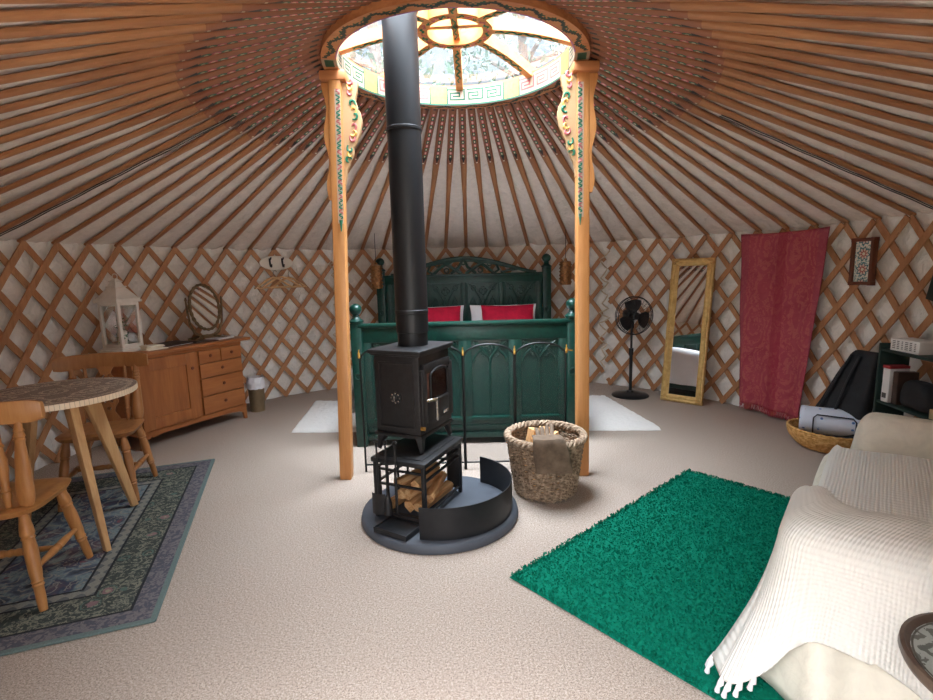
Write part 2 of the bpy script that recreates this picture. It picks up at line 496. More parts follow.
M['rope'] = plain('pale_rope', C(206, 188, 160), .9, 0, .2, 80, .4, .002)
M['cord'] = plain('dark_cord', C(52, 44, 40), .7)
M['bronze'] = plain('hammered_bronze', C(150, 106, 66), .42, .7, .45, 50, .7, .01)
M['binmetal'] = plain('bronze_bin', C(146, 128, 100), .4, .5, .15, 12)
M['binliner'] = plain('white_bin_liner', C(232, 232, 234), .45, 0, .04, 10, .5, .02)
M['blanket'] = m_blanket()
M['navy'] = plain('navy_piping', C(36, 40, 58), .8)
M['tray'] = m_tray()
M['traywood'] = wood('tray_wood', C(96, 78, 66), C(68, 54, 46), 'x', 1, .4, .0)
M['leather'] = plain('brown_leather', C(66, 46, 36), .45, 0, .2, 20, .1)
M['silver'] = plain('silver_cover', C(178, 176, 176), .35, .3)
M['ikat'] = None
M['pane'] = m_pane()
M['lglass'] = m_glass('lantern_glass', (.96, .97, .96, 1), .08)
M['fireglass'] = m_glass('smoked_glass', (.45, .32, .27, 1), .12, .06)
M['soot'] = plain('firebrick', C(150, 104, 86), .9, 0, .3, 12)
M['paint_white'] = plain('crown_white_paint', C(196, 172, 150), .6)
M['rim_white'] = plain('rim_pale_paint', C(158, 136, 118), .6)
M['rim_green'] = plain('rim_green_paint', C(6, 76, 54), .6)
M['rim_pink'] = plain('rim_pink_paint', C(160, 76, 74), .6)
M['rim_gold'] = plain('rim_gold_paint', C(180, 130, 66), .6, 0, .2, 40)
M['paint_cream'] = plain('bracket_cream_paint', C(182, 146, 104), .6)
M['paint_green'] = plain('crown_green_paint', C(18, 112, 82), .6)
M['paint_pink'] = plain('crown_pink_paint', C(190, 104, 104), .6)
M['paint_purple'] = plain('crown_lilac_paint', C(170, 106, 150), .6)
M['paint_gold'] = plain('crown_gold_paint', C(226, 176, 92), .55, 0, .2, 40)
M['paint_black'] = plain('crown_black_paint', C(30, 52, 44), .6)
M['bark'] = plain('tree_bark', C(74, 62, 52), .9, 0, .3, 10, .4)
M['leaf'] = plain('tree_leaf', C(52, 74, 58), .7, 0, .3, 3)
M['outer_ground'] = plain('neutral_ground', C(128, 122, 112), .95, 0, .3, 3)  # unseen ground outside, coloured neutral so its bounce doesn't turn the walls green
def m_check():
    m = Mat('patterned_cushion', rough=.9, spec=.1)
    n = m.noise(m.co(), 20, 2, .5, 1.4)
    m.color(m.ramp(n, [(.40, C(60, 48, 44)), (.46, C(206, 196, 180)), (.53, C(150, 72, 56)), (.58, C(214, 204, 188))])); return m.mat
M['ikat'] = m_check()
def m_tedge():
    m = Mat('pale_edge_tiles', rough=.4)
    x, y, z = m.xyz(); th = (y.at2(x) * 19.0).fr().lt(.08)
    m.color(m.mix(th, C(226, 206, 176), C(150, 128, 104))); return m.mat
M['tile_edge'] = m_tedge()
# ------------------------------------------------------------------ the yurt: floor, lining, roof, crown
WX, WY, WR, WZ = -.10, 3.42, 3.20, 1.70        # wall centre, radius, height
KX, KY, KR, KZ = -.02, 3.335, .80, 2.64         # roof crown centre, outer radius, underside height
SP = 2 * pi / 76; DH = .335
NP = 76                                          # roof poles
A0 = radians(-2.4)
def wpt(a, r, z): return (WX + r * sin(a), WY + r * cos(a), z)

mb = MB(); mb.lathe([(0.001, -.06), (3.35, -.06), (3.35, 0), (0.001, 0)], 96, (WX, WY, 0), cap=False)
struct(mb.build('floor', M['carpet']))
mb = MB(); mb.grid(lambda u, v: ((u - .5) * 60, (v - .5) * 60 + 3, -.12), 8, 8)
struct(mb.build('ground', M['outer_ground']))

def liner(a0, a1, name, z0=-.01, z1=1.80):
    n = max(4, int(abs(a1 - a0) / radians(.7)))
    def fn(u, v):
        a = a0 + (a1 - a0) * u; z = z0 + (z1 - z0) * v
        s = a * WR
        p = (a - A0) / SP; q = (WZ + .01 - z) / DH
        d = .012 * N3(s * 3.1, z * 2.2, 1) + .012 * N3(s * 8, z * 5, 4) + .007 * N3(s * 17, z * 9, 8) - .020 * abs(sin(pi * (p - q)) * sin(pi * (p + q)))
        d += .02 * math.exp(-((z - 1.47) / .012) ** 2) * .5
        if z > 1.72: d -= .0
        return wpt(a, WR + .012 + d, z)
    m2 = MB(); m2.grid(fn, n, 56)
    return struct(m2.build(name, M['liner'], ang=80))
D = radians
liner(D(-150), D(-28), 'wall_left'); liner(D(-28), D(34), 'wall_back'); liner(D(34), D(150), 'wall_right')
liner(D(150), D(171), 'wall_front'); liner(D(189), D(210), 'wall_front.001')
liner(D(171), D(189), 'wall_lintel', 1.62, 1.80)

def cone(u, a):
    """point of the roof pole line at angle a, u = 0 at the crown, 1 at the wall"""
    p = Vector((KX + KR * sin(a), KY + KR * cos(a), KZ + .055)); q = Vector(wpt(a, WR - .03, WZ + .015))
    return p.lerp(q, u)
# roof lining, sagging over the poles
sub = 6
def roof(u, v):
    k = u * NP; a = A0 + 2 * pi * u; f = k - math.floor(k)
    t = -.015 + 1.045 * v
    p = cone(t, a); r = .8 + 2.4 * t
    sag = .085 * (r / 3.2) * .30 * sin(pi * f) ** 1.0
    w = r / 3.2
    z = .028 - sag + w * (.014 * N3(a * 9, t * 7, 2) + .014 * N3(a * 25, t * 16, 5) + .012 * N3(a * 60, t * 14, 9))
    return (p.x, p.y, p.z + z)
mb = MB(); mb.grid(roof, NP * sub, 44, cu=True)
struct(mb.build('ceiling', M['roofcloth'], ang=80))

# roof poles: one master, copied
LP = (cone(1, 0) - cone(0, 0)).length + .05
mb = MB()
nseg = 10
mb.tube([(LP * i / nseg - .03, 0, 0) for i in range(nseg + 1)], [.032 - .010 * min(1, max(0, (i - 3) / 2)) for i in range(nseg + 1)], 10, up=(0, 0, 1), flat=.66)
pole0 = mb.build('roof_pole', M['pole'])
for k in range(NP):
    a = A0 + 2 * pi * k / NP
    o = pole0 if k == 0 else pole0.copy()
    if k: COL.objects.link(o)
    p, q = cone(0, a), cone(1, a)
    x = (q - p); L = x.length; x.normalize(); y = Vector((0, 0, 1)).cross(x).normalized(); z = x.cross(y)
    o.matrix_world = Matrix.Translation(p) @ Matrix((x, y, z)).transposed().to_4x4() @ Matrix.Diagonal((L / (LP - .05), 1, 1, 1))
    tag(o, 'orange wooden roof pole with painted inner end, fanning from crown to trellis', 'roof pole', 'painted roof poles fanning out from the crown')

# trellis sections
NS = 76; SP = 2 * pi / NS; DIAM = SP * WR; DH = .335
def trellis(a0, a1, label):
    m2 = MB()
    H = WZ - .005; tot = (H / DH) * DIAM / WR * 1.0     # angle a slat travels over the full height
    for layer, sg, r in ((0, 1, WR - .050), (1, -1, WR - .034)):
        k0 = int(math.floor((a0 - tot - A0) / SP)) - 1; k1 = int(math.ceil((a1 + tot - A0) / SP)) + 1
        for k in range(k0, k1):
            top = A0 + k * SP                              # angle at the wall top
            pts = []
            N = 24
            for i in range(N + 1):
                t = i / N; z = H + .002 - (H - .008) * t
                a = top - sg * tot * t
                if a0 <= a <= a1: pts.append(wpt(a, r, z))
            if len(pts) < 2: continue
            vs = []; fs = []
            for i, p in enumerate(pts):
                a = atan2(p[0] - WX, p[1] - WY)
                rad = Vector((sin(a), cos(a), 0)); tan = Vector((cos(a), -sin(a), 0))
                d = (tan * (-sg * tot * WR) + Vector((0, 0, -(H)))).normalized()
                w = rad.cross(d).normalized() * .0235
                rad = rad * .006
                for q in (w - rad, w + rad, -w + rad, -w - rad): vs.append(Vector(p) + q)
            n = len(pts)
            for i in range(n - 1):
                for j in range(4):
                    j2 = (j + 1) % 4
                    fs.append((i * 4 + j, i * 4 + j2, i * 4 + 4 + j2, i * 4 + 4 + j))
            fs.append((3, 2, 1, 0)); fs.append(tuple((n - 1) * 4 + j for j in range(4)))
            m2.add(vs, fs)
    o = m2.build('trellis_section', M['slat'], smooth=False)
    return tag(o, label, 'trellis', 'sections of the trellis wall')
trellis(D(-150), D(-93.05), 'wooden wall trellis at the far left edge beside the round table')
trellis(D(-92.95), D(-28.05), 'wooden wall trellis behind the chest of drawers and coat hangers')
trellis(D(-27.95), D(33.95), 'wooden wall trellis behind the bed headboard')
trellis(D(34.05), D(97), 'wooden wall trellis behind the gilt mirror and red hanging')
trellis(D(97.1), D(150), 'wooden wall trellis at the far right edge past the bookshelf')

# rope lacing where sections meet
def lacing(a, label, seed):
    random.seed(seed); m2 = MB(); pts = []
    z = 1.60; sg = 1
    while z > .12:
        pts.append(wpt(a + sg * random.uniform(.008, .022), WR - .064 + random.uniform(-.004, .004), z))
        z -= random.uniform(.05, .11); sg = -sg
    q = []
    for i in range(len(pts) - 1):
        for t in range(4): q.append(Vector(pts[i]).lerp(Vector(pts[i + 1]), t / 4) + Vector((0, 0, -.012 * sin(pi * t / 4))))
    m2.tube(q, .008, 6)
    tag(m2.build('rope_lacing', M['rope']), label, 'rope')
lacing(D(-28), 'pale rope lacing two trellis sections together left of the bed', 3)
lacing(D(34), 'pale rope lacing two trellis sections together above the black fan', 5)
for z, lab in ((1.47, 'thin cord line'),): pass

# electric cables running along the roof poles
def cable(a, u0, u1, label):
    m2 = MB()
    for off in (-.012, .012):
        pts = []
        for i in range(25):
            u = u0 + (u1 - u0) * i / 24; p = cone(u, a); t = Vector((cos(a), -sin(a), 0))
            pts.append(p + t * (off + .004 * sin(i * 1.3)) + Vector((0, 0, -.030)))
        m2.tube(pts, .0036, 6)
    tag(m2.build('cable', M['cord']), label, 'cable')
cable(A0 + 2 * pi * 20 / NP, .36, .98, 'twin dark electric cable clipped along a roof pole on the right')
cable(A0 + 2 * pi * -18 / NP, .25, .98, 'twin dark electric cable clipped along a roof pole on the left')

# ------------------------------------------------------------------ crown
crown = thing('domed_skylight', 'round carved roof crown with painted rim, spokes and clear domed panes', 'roof crown', (KX, KY, KZ))
RI = .712; HB = .140
MEAN = ["11111111", "10000001", "10111101", "10100101", "10101101", "10100001", "10111111", "10000000"]  # key pattern
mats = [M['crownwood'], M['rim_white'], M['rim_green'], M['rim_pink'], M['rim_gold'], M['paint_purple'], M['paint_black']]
mb = MB()
NA = 384; NV = 12; seg = NA // 8
def inner_m(i, j):
    k = (i + seg // 2 + NA - 6) % NA; s = k // seg; q = k % seg
    if j in (0, NV - 1): return 2 if j == 0 else 0
    if q < 12: return 2 if q in (0, 11) else 4
    col = 2 if s % 2 == 0 else 3
    q -= 12; u = q % 12; r = (j - 1)
    if 1 <= r <= 8:
        rr = 8 - r; uu = u if s < 4 else 11 - u
        P = ["111111111110", "000000000010", "011111110010", "010000010010", "010111110010", "010000000010", "011111111110", "000000000000"]
        return col if P[rr % 8][uu] == '1' else 1
    return 1
# inner wall of the rim
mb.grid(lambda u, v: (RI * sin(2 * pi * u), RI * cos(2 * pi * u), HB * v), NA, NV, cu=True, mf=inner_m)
# underside, with the wave motif
NU = 10
def under_m(i, j):
    a = (i / NA * 360.0) % 360
    for c in (90, 270):
        if abs((a - c + 180) % 360 - 180) < 5: return 0
        if abs((a - c + 180) % 360 - 180) < 13 and 2 <= j <= 7: return 2
        if abs((a - c + 180) % 360 - 180) < 15: return 1 if abs((a - c + 180) % 360 - 180) < 14 else 0
    if j == 0: return 5
    k = i % 16
    w = 4.6 + 2.6 * (abs(k - 8) / 8.0 * 2 - 1) * (1 if True else 0)
    if abs(j - w) < 1.3: return 6
    if abs(j - w - 2.0) < .6 and 3 < k < 12: return 2
    return 0
mb.grid(lambda u, v: ((RI + (KR - RI) * v) * sin(2 * pi * u), (RI + (KR - RI) * v) * cos(2 * pi * u), 0), NA, NU, cu=True, mf=under_m)
# outer wall and top
mb.grid(lambda u, v: (KR * sin(2 * pi * u), KR * cos(2 * pi * u), HB * v), 96, 2, cu=True)
mb.grid(lambda u, v: ((RI + (KR - RI) * v) * sin(2 * pi * u), (RI + (KR - RI) * v) * cos(2 * pi * u), HB), 96, 1, cu=True)
mb.build('rim', mats, crown, ang=30)
HUBR, HUBZ = .215, .235
def dome(r):    # height of the dome above the rim's foot
    t = max(0.0, (r - HUBR) / (RI + .02 - HUBR))
    return HUBZ - (HUBZ - HB) * (t ** 1.7)
for k in range(8):
    a = radians(45 * k + 1.5); m2 = MB(); d = Vector((sin(a), cos(a), 0))
    N = 14
    vs = []; fs = []
    t = Vector((cos(a), -sin(a), 0))
    for i in range(N + 1):
        r = HUBR - .01 + (RI + .06 - HUBR) * i / N; z = dome(min(r, RI + .02))
        for w, h in ((-.026, -.040), (.026, -.040), (.026, .030), (-.026, .030)):
            vs.append(d * r + t * w + Vector((0, 0, z + h)))
    for i in range(N):
        for j in range(4):
            j2 = (j + 1) % 4; fs.append((i * 4 + j, i * 4 + j2, i * 4 + 4 + j2, i * 4 + 4 + j))
    fs += [(0, 1, 2, 3), tuple(N * 4 + j for j in range(4))]
    m2.add(vs, fs, 0)
    # painted vine on the underside
    vine = [d * (HUBR + .03 + .38 * i / 30) + t * (.009 * sin(i * 1.05)) + Vector((0, 0, dome(HUBR + .03 + .38 * i / 30) - .0405)) for i in range(31)]
    m2.tube(vine, .0045, 6, m=1); m2.tube([p + t * (-.013 * cos(i * 1.05)) for i, p in enumerate(vine)][2:28], .003, 5, m=2)
    m2.build('spoke', [M['spokewood'], M['paint_green'], M['paint_black']], crown, ang=40)
m2 = MB()
m2.lathe([(HUBR - .045, HUBZ - .035), (HUBR + .015, HUBZ - .035), (HUBR + .015, HUBZ + .05), (HUBR - .045, HUBZ + .05), (HUBR - .045, HUBZ - .035)], 64, cap=False)
for k in range(24):
    a0 = 2 * pi * k / 24
    m2.tube([((HUBR - .015 + .012 * sin(pi * 2 * i / 8)) * sin(a0 + .2 * i / 8), (HUBR - .015 + .012 * sin(pi * 2 * i / 8)) * cos(a0 + .2 * i / 8), HUBZ - .0365) for i in range(9)], .0045, 5, m=1 if k % 2 else 2)
m2.build('hub_ring', [M['spokewood'], M['paint_green'], M['paint_pink']], crown, ang=40)
for k in range(2):
    m2 = MB(); a = radians(90 * k + 3); d = Vector((sin(a), cos(a), 0))
    m2.bar(d * -(HUBR - .03) + Vector((0, 0, HUBZ + .02)), d * (HUBR - .03) + Vector((0, 0, HUBZ + .02)), .04, .05)
    if k == 0: m2.tube([d * (-.16 + .32 * i / 24) + Vector((cos(a) * .008 * sin(i), -sin(a) * .008 * sin(i), HUBZ - .006)) for i in range(25)], .004, 5, m=1)
    m2.build('hub_crossbar', [M['spokewood'], M['paint_green']], crown, ang=40)
for k in range(8):
    a0 = radians(45 * k + 1.5); m2 = MB()
    def pf(u, v):
        a = a0 + radians(2.2) + radians(40.6) * u; r = HUBR + .01 + (RI + .03 - HUBR) * v
        return (r * sin(a), r * cos(a), dome(min(r, RI + .02)) + .034)
    m2.grid(pf, 8, 10); m2.build('pane', M['pane'], crown)
m2 = MB()
m2.grid(lambda u, v: ((HUBR + .01) * v * sin(2 * pi * u), (HUBR + .01) * v * cos(2 * pi * u), HUBZ + .055 + .02 * (1 - v * v)), 32, 3, cu=True)
m2.build('hub_pane', M['pane'], crown)

# carved posts carrying the crown
Mx = Matrix(((1, 0, 0, 0), (0, 0, 1, 0), (0, 1, 0, 0), (0, 0, 0, 1)))
def post(foot, top, inward, label):
    t = thing('crown_post', label, 'post', foot)
    T = Vector(top) - Vector(foot)
    m2 = MB()
    m2.tube([(0, 0, 0), T * .02, T * .985, T], [.056, .058, .056, .056], 4, up=(0, 1, 0))
    b = m2.build('shaft', M['post'], t, smooth=True, bevel=.010)
    ix = inward
    # painted carved board facing the room's centre
    zt = T.z - .01; zb = T.z - .98
    ax = lambda z: T.x * z / T.z
    out = []
    prof = [(.0, .035), (.12, .045), (.22, .075), (.30, .105), (.36, .105), (.42, .135), (.52, .165), (.62, .175), (.70, .165), (.76, .14), (.84, .125), (.92, .14), (1, .15)]
    n = 40
    def wid(s):
        for i in range(len(prof) - 1):
            if prof[i][0] <= s <= prof[i + 1][0]:
                f = (s - prof[i][0]) / (prof[i + 1][0] - prof[i][0]); f = f * f * (3 - 2 * f)
                return prof[i][1] * (1 - f) + prof[i + 1][1] * f
        return prof[-1][1]
    m2 = MB()
    z0 = T.z - .62
    poly = [(ax(z0 + .60 * i / n) + ix * .03, z0 + .60 * i / n) for i in range(n + 1)] + [(ax(z0 + .60 * i / n) + ix * (.02 + wid(i / n) * .78), z0 + .60 * i / n) for i in range(n, -1, -1)]
    Mx = Matrix(((1, 0, 0, 0), (0, 0, 1, 0), (0, 1, 0, 0), (0, 0, 0, 1)))
    m2.prism(poly, -.017, .017, Mx, 0)
    for k, (mm, ph, cxx) in enumerate(((1, .2, .055), (2, 2.6, .075), (1, 4.0, .09), (2, 1.2, .06))):
        for seg0 in range(3):
            pts = []
            for i in range(15):
                a = i / 14 * 4.6 + ph + seg0; rr = .022 * (1 - i / 20)
                zz = z0 + .14 + .14 * k * .95 + .035 * seg0
                s = (zz - z0) / .60
                pts.append((ax(zz) + ix * (.030 + min(cxx, wid(min(1, s)) * .50) + rr * cos(a) * 1.0), -.018, zz + rr * 1.2 * sin(a)))
            m2.tube(pts, [.0095 * (1 - .5 * abs(i / 7 - 1)) for i in range(15)], 5, m=mm if seg0 != 1 else 3)
    m2.build('carved_board', [M['paint_cream'], M['paint_green'], M['paint_pink'], M['paint_gold']], t, ang=40)
    m2 = MB()    # painted strip down the front of the shaft
    for i in range(26):
        z = zb + .14 + (zt - zb - .2) * i / 26
        x = ax(z) + ix * .022
        m2.tube([(x + .012 * sin(j * 1.1 + i), T.y * z / T.z - .0425, z + .03 * j / 6) for j in range(7)], .0045, 5, m=(i % 3))
    zq = zb + .06
    m2.tube([(ax(zq) + ix * .022, T.y - .0425, zq), (ax(zq) + ix * .022, T.y - .0425, zq + .07)], [.003, .012], 5, m=2)
    m2.bar((ax(zq + .05) + ix * .018, T.y * .7 - .0400, zq + .05), (ax(zt - .06) + ix * .018, T.y - .0400, zt - .06), .034, .004, up=(0, 1, 0), m=3)
    m2.build('painted_scrollwork', [M['paint_green'], M['paint_pink'], M['paint_green'], M['paint_white']], t, ang=40)
    m2 = MB()    # plain wavy strip on the outer side
    q0 = T.z - .72
    def ow(s): return .022 + .022 * s + .012 * sin(s * 14)
    n = 36
    poly = [(ax(q0 + .70 * i / n) - ix * .03, q0 + .70 * i / n) for i in range(n + 1)] + [(ax(q0 + .70 * i / n) - ix * (.034 + ow(i / n)), q0 + .70 * i / n) for i in range(n, -1, -1)]
    m2.prism(poly, -.026, .026, Mx, 0)
    m2.build('outer_bracket', M['post'], t, ang=40)
    m2 = MB(); m2.box((T.x - ix * .01, 0, T.z + .012), (.16, .13, .055)); m2.build('head_block', M['crownwood'], t, bevel=.008)
    return t
post((-.858, 3.36, 0), (-.765, 3.345, KZ - .045), 1, 'left wooden post with painted carved bracket holding up the crown, nearer the drawers')
post((.775, 3.32, 0), (.755, 3.33, KZ - .045), -1, 'right wooden post with painted carved bracket holding up the crown, beside the log basket')
# ------------------------------------------------------------------ hearth, stove, screen, log basket
HC = (-.178, 2.805)
mb = MB(); mb.lathe([(.001, 0), (.452, 0), (.458, .012), (.452, .04), (.440, .05), (.001, .05)], 72, cap=False)
tag(mb.build('hearth_slab', M['slate'], loc=(HC[0], HC[1], 0), ang=50), 'round blue-grey slate hearth slab under the black stove', 'hearth')
HZ = .05
# curved guard
mb = MB()
n = 48; pts = []
for i in range(n + 1):
    a = radians(253 + 163 * i / n); pts.append((cos(a), sin(a)))
R0, R1, H0 = .388, .394, .172
vs = []
for c, s in pts:
    for r, z in ((R0, 0), (R1, 0), (R1, H0), (R0, H0)): vs.append((r * c, r * s, z))
fs = []
for i in range(n):
    for j in range(4):
        j2 = (j + 1) % 4; fs.append((i * 4 + j, i * 4 + j2, i * 4 + 4 + j2, i * 4 + 4 + j))
fs += [(0, 1, 2, 3), tuple(n * 4 + j for j in range(4))]
mb.add(vs, fs)
tag(mb.build('hearth_guard', M['steel_black'], loc=(-.15, 2.795, HZ), ang=40), 'curved black sheet steel guard standing along the hearth edge', 'hearth guard')
# flat black tray
tr = thing('ash_tray', 'low flat black steel tray lying at the front left of the hearth', 'tray', (-.385, 2.515, HZ), radians(-31))
mb = MB(); mb.box((0, 0, .012), (.215, .155, .024)); mb.build('tray_base', M['steel_black'], tr, bevel=.003)
mb = MB()
for c, d in (((0, .074, .026), (.215, .007, .012)), ((0, -.074, .026), (.215, .007, .012)), ((.104, 0, .026), (.007, .142, .012)), ((-.104, 0, .026), (.007, .142, .012))): mb.box(c, d)
mb.build('tray_rim', M['steel_black'], tr, bevel=.002)

RS = radians(-24.5)        # stove faces its local +x
# log stand: local x along the door direction, y along the depth
st = thing('log_stand', 'black iron log store with slatted sides under the stove', 'log store', (-.292, 2.835, HZ), RS)
sx, sy, sh = .152, .225, .325
mb = MB()
def top_fn(p): return p
mb.box((0, 0, sh + .012), (.345, .49, .03)); mb.build('top_plate', M['iron'], st, bevel=.008)
mb = MB(); mb.box((0, 0, sh + .028), (.27, .41, .006)); mb.build('inset_panel', M['iron'], st, bevel=.002)
for x in (-sx, sx):
    for y in (-sy, sy):
        mb = MB(); mb.box((x, y, sh / 2), (.022, .022, sh)); mb.build('leg', M['iron'], st, bevel=.003)
mb = MB()
for z in (.035, .20, .285):
    mb.bar((-sx, -sy, z), (sx, -sy, z), .014, .010); mb.bar((-sx, sy, z), (sx, sy, z), .014, .010)
    mb.bar((-sx, -sy, z), (-sx, sy, z), .014, .010)
for z in (.045, .285, .24): mb.bar((sx, -sy, z), (sx, sy, z), .014, .010)
mb.build('rail', M['iron'], st, smooth=False)
for i in range(6):
    mb = MB(); x = -sx + 2 * sx * (i + .5) / 6 if i < 3 else 0
    if i < 3: mb.bar((x, -sy, .035), (x, -sy, .30), .010, .010)
    else:
        y = -sy + 2 * sy * (i - 2) / 4; mb.bar((-sx, y, .035), (-sx, y, .30), .010, .010)
    mb.build('upright_bar', M['iron'], st, smooth=False)
mb = MB(); mb.box((sx - .035, sy - .02, sh / 2 + .02), (.085, .012, .30)); mb.build('end_plate', M['iron'], st, bevel=.002)
def loc2(o, x, y, z):     # local point of a thing to world
    c, s = cos(o.rotation_euler.z), sin(o.rotation_euler.z)
    return (o.location.x + c * x - s * y, o.location.y + s * x + c * y, o.location.z + z)
# split logs lying in the stand
def log_obj(L, r, seed):
    rr = random.Random(seed); m2 = MB()
    k = 7; a0 = -.9; poly = [(-.2 * r, -.6 * r)] + [(r * cos(a0 + 2.2 * i / (k - 1)) * rr.uniform(.9, 1.05) - .15 * r, r * sin(a0 + 2.2 * i / (k - 1)) * rr.uniform(.9, 1.05)) for i in range(k)] + [(-.7 * r, .5 * r)]
    vs = []; N = 5; n = len(poly)
    for i in range(N + 1):
        x = -L / 2 + L * i / N; dy, dz = .06 * r * N3(seed, i, 1), .06 * r * N3(seed, i, 7)
        for p in poly: vs.append((x, p[0] + dy + .05 * r * N3(i, p[0] * 40, seed), p[1] + dz))
    fs = [tuple(range(n - 1, -1, -1)), tuple(N * n + j for j in range(n))]
    for i in range(N):
        for j in range(n): fs.append((i * n + j, i * n + (j + 1) % n, (i + 1) * n + (j + 1) % n, (i + 1) * n + j))
    m2.add(vs, fs)
    return m2.build('log', M['log'], ang=30)
LOGROWS = [(-.085, .045, .045), (-.005, .045, .042), (.078, .045, .043), (-.06, .115, .040), (.02, .118, .042), (.092, .112, .034), (-.035, .180, .038), (.045, .185, .038)]
lab = ['split log lying lowest at the outer side of the stack under the stove', 'split log lying lowest in the middle of the stack under the stove', 'split log lying lowest at the door side of the stack under the stove',
       'split log in the second layer at the outer side under the stove', 'split log in the second layer at the middle under the stove', 'thin split log in the second layer by the open side under the stove',
       'split log on top of the stack at the outer side under the stove', 'split log on top of the stack at the open side under the stove']
for i, (x, z, r) in enumerate(LOGROWS):
    o = log_obj(.31 + .04 * (i % 3 - 1), r * .92, i + 1)
    o.location = loc2(st, x, .0 + .02 * (i % 3 - 1), z); o.rotation_euler = (radians(90 * i + 20) if i % 2 else radians(40 * i), 0, RS + radians(90) + radians((-6, 4, -3, 9, -8, 14, -12, 6)[i]))
    tag(o, lab[i], 'log', 'split logs stored under the stove')
# fire tools hanging on the stand's front-left corner
def tool(x, y, kind, label):
    t = thing('fire_' + kind, label, 'fire tool', loc2(st, x, y, 0), RS)
    m2 = MB(); m2.tube([(0, 0, .13), (0, 0, .44)], .0055, 8); m2.tube(arc((0, .452), .012, 0, 330, 12), .004, 6); m2.build('shaft', M['iron'], t)
    m2 = MB()
    if kind == 'shovel':
        m2.grid(lambda u, v: ((u - .5) * .085, -.004 - .012 * (1 - (2 * u - 1) ** 2), .035 + .12 * v), 6, 4)
        m2.grid(lambda u, v: ((u - .5) * .085, -.001 - .012 * (1 - (2 * u - 1) ** 2), .035 + .12 * v), 6, 4)
        m2.build('blade', M['iron'], t)
    elif kind == 'brush':
        m2.tube([(0, 0, .04), (0, 0, .11), (0, 0, .15)], [.026, .022, .010], 12); m2.build('bristles', M['iron'], t)
    else:
        m2.tube([(0, 0, .14), (0, 0, .07), (.006, -.004, .055), (.02, -.006, .06)], [.0055, .005, .005, .003], 8); m2.build('hook', M['iron'], t)
tool(-.115, -.262, 'shovel', 'black iron hearth shovel hanging at the front of the log store')
tool(-.06, -.258, 'brush', 'black hearth brush hanging beside the iron shovel')
tool(.0, -.258, 'poker', 'thin black iron poker hanging nearest the stove corner')

# the stove
sv = thing('wood_stove', 'black cast iron wood stove with glazed door on the log store', 'stove', (-.318, 2.922, HZ + sh + .032), RS)
bx, by, z0, z1 = .147, .186, .085, .555
mb = MB(); mb.box((0, 0, (z0 + z1) / 2), (2 * bx, 2 * by, z1 - z0)); mb.build('body', M['iron'], sv, bevel=.012)
mb = MB(); mb.box((0, 0, z1 + .012), (2 * bx + .045, 2 * by + .05, .022)); mb.box((0, 0, z1 - .004), (2 * bx + .02, 2 * by + .025, .014)); mb.build('top_plate', M['iron'], sv, bevel=.005)
mb = MB(); mb.box((0, 0, z0 + .008), (2 * bx + .018, 2 * by + .022, .022)); mb.build('base_plate', M['iron'], sv, bevel=.005)
for x in (-1, 1):
    for y in (-1, 1):
        mb = MB()
        mb.tube([(x * (bx - .028), y * (by - .03), z0 + .004), (x * (bx - .018), y * (by - .02), .06), (x * (bx - .006), y * (by - .008), .004), (x * (bx - .004), y * (by - .006), 0)], [.036, .026, .014, .016], 6)
        mb.build('leg', M['iron'], sv, ang=50)
# side panel (near face, -y) with raised frame and air vent
def frame_rect(mb, plane, a0, a1, b0, b1, off, w, t, m=0):
    def P(a, b): return (a, off, b) if plane == 'y' else (off, a, b)
    for p, q in (((a0, b0), (a1, b0)), ((a1, b0), (a1, b1)), ((a1, b1), (a0, b1)), ((a0, b1), (a0, b0))):
        mb.bar(P(*p), P(*q), w, t, up=(0, 1, 0) if plane == 'y' else (1, 0, 0), m=m)
mb = MB(); frame_rect(mb, 'y', -bx + .035, bx - .04, z0 + .055, z1 - .05, -by, .010, .010); mb.build('side_moulding', M['iron'], sv, bevel=.002)
mb = MB(); mb.turned((-.002, -by - .001, .31), (-.002, -by - .024, .31), [(0, .034), (.4, .033), (.5, .020), (1, .018)], 20)
vt = mb.build('air_vent', M['iron'], sv)
mb = MB()
for k in range(8):
    a = 2 * pi * k / 8; mb.box((-.002 + .026 * cos(a), -by - .013, .31 + .026 * sin(a)), (.010, .005, .010))
mb.box((-.002, -by - .027, .31), (.010, .006, .03)); mb.build('vent_knob', M['chrome'], vt, bevel=.001)
# door on +x
X = bx + .001
mb = MB(); frame_rect(mb, 'x', -by + .028, by - .028, z0 + .055, z1 - .085, X + .008, .055, .020)
mb.box((X + .006, 0, z0 + .055 + .07), (.022, 2 * by - .07, .15))
dr = mb.build('door', M['iron'], sv, bevel=.004)
mb = MB(); mb.box((X - .002, .01, z0 + .285), (.006, 2 * by - .085, .20)); mb.build('firebrick_panel', M['soot'], dr)
mb = MB()
gp = [(-.10, z0 + .195), (.115, z0 + .195), (.115, z0 + .33)] + [(.007 + .108 * cos(a), z0 + .33 + .045 * sin(a)) for a in [pi * i / 12 for i in range(1, 12)]] + [(-.10, z0 + .33)]
Mz = Matrix(((0, 0, 1, 0), (1, 0, 0, 0), (0, 1, 0, 0), (0, 0, 0, 1)))
mb.prism(gp, X + .012, X + .015, Mz); mb.build('glass', M['fireglass'], dr, smooth=False)
mb = MB(); mb.tube([(X + .020, p[0], p[1]) for p in gp], .007, 6, closed=True); mb.build('glass_trim', M['iron'], dr)
mb = MB(); mb.box((X + .045, -.078, z0 + .150), (.012, .016, .135), m=0); mb.tube([(X + .01, -.135, z0 + .205), (X + .045, -.08, z0 + .205)], .009, 8, m=1); mb.build('door_handle', [M['chrome'], M['brass']], dr, bevel=.002)
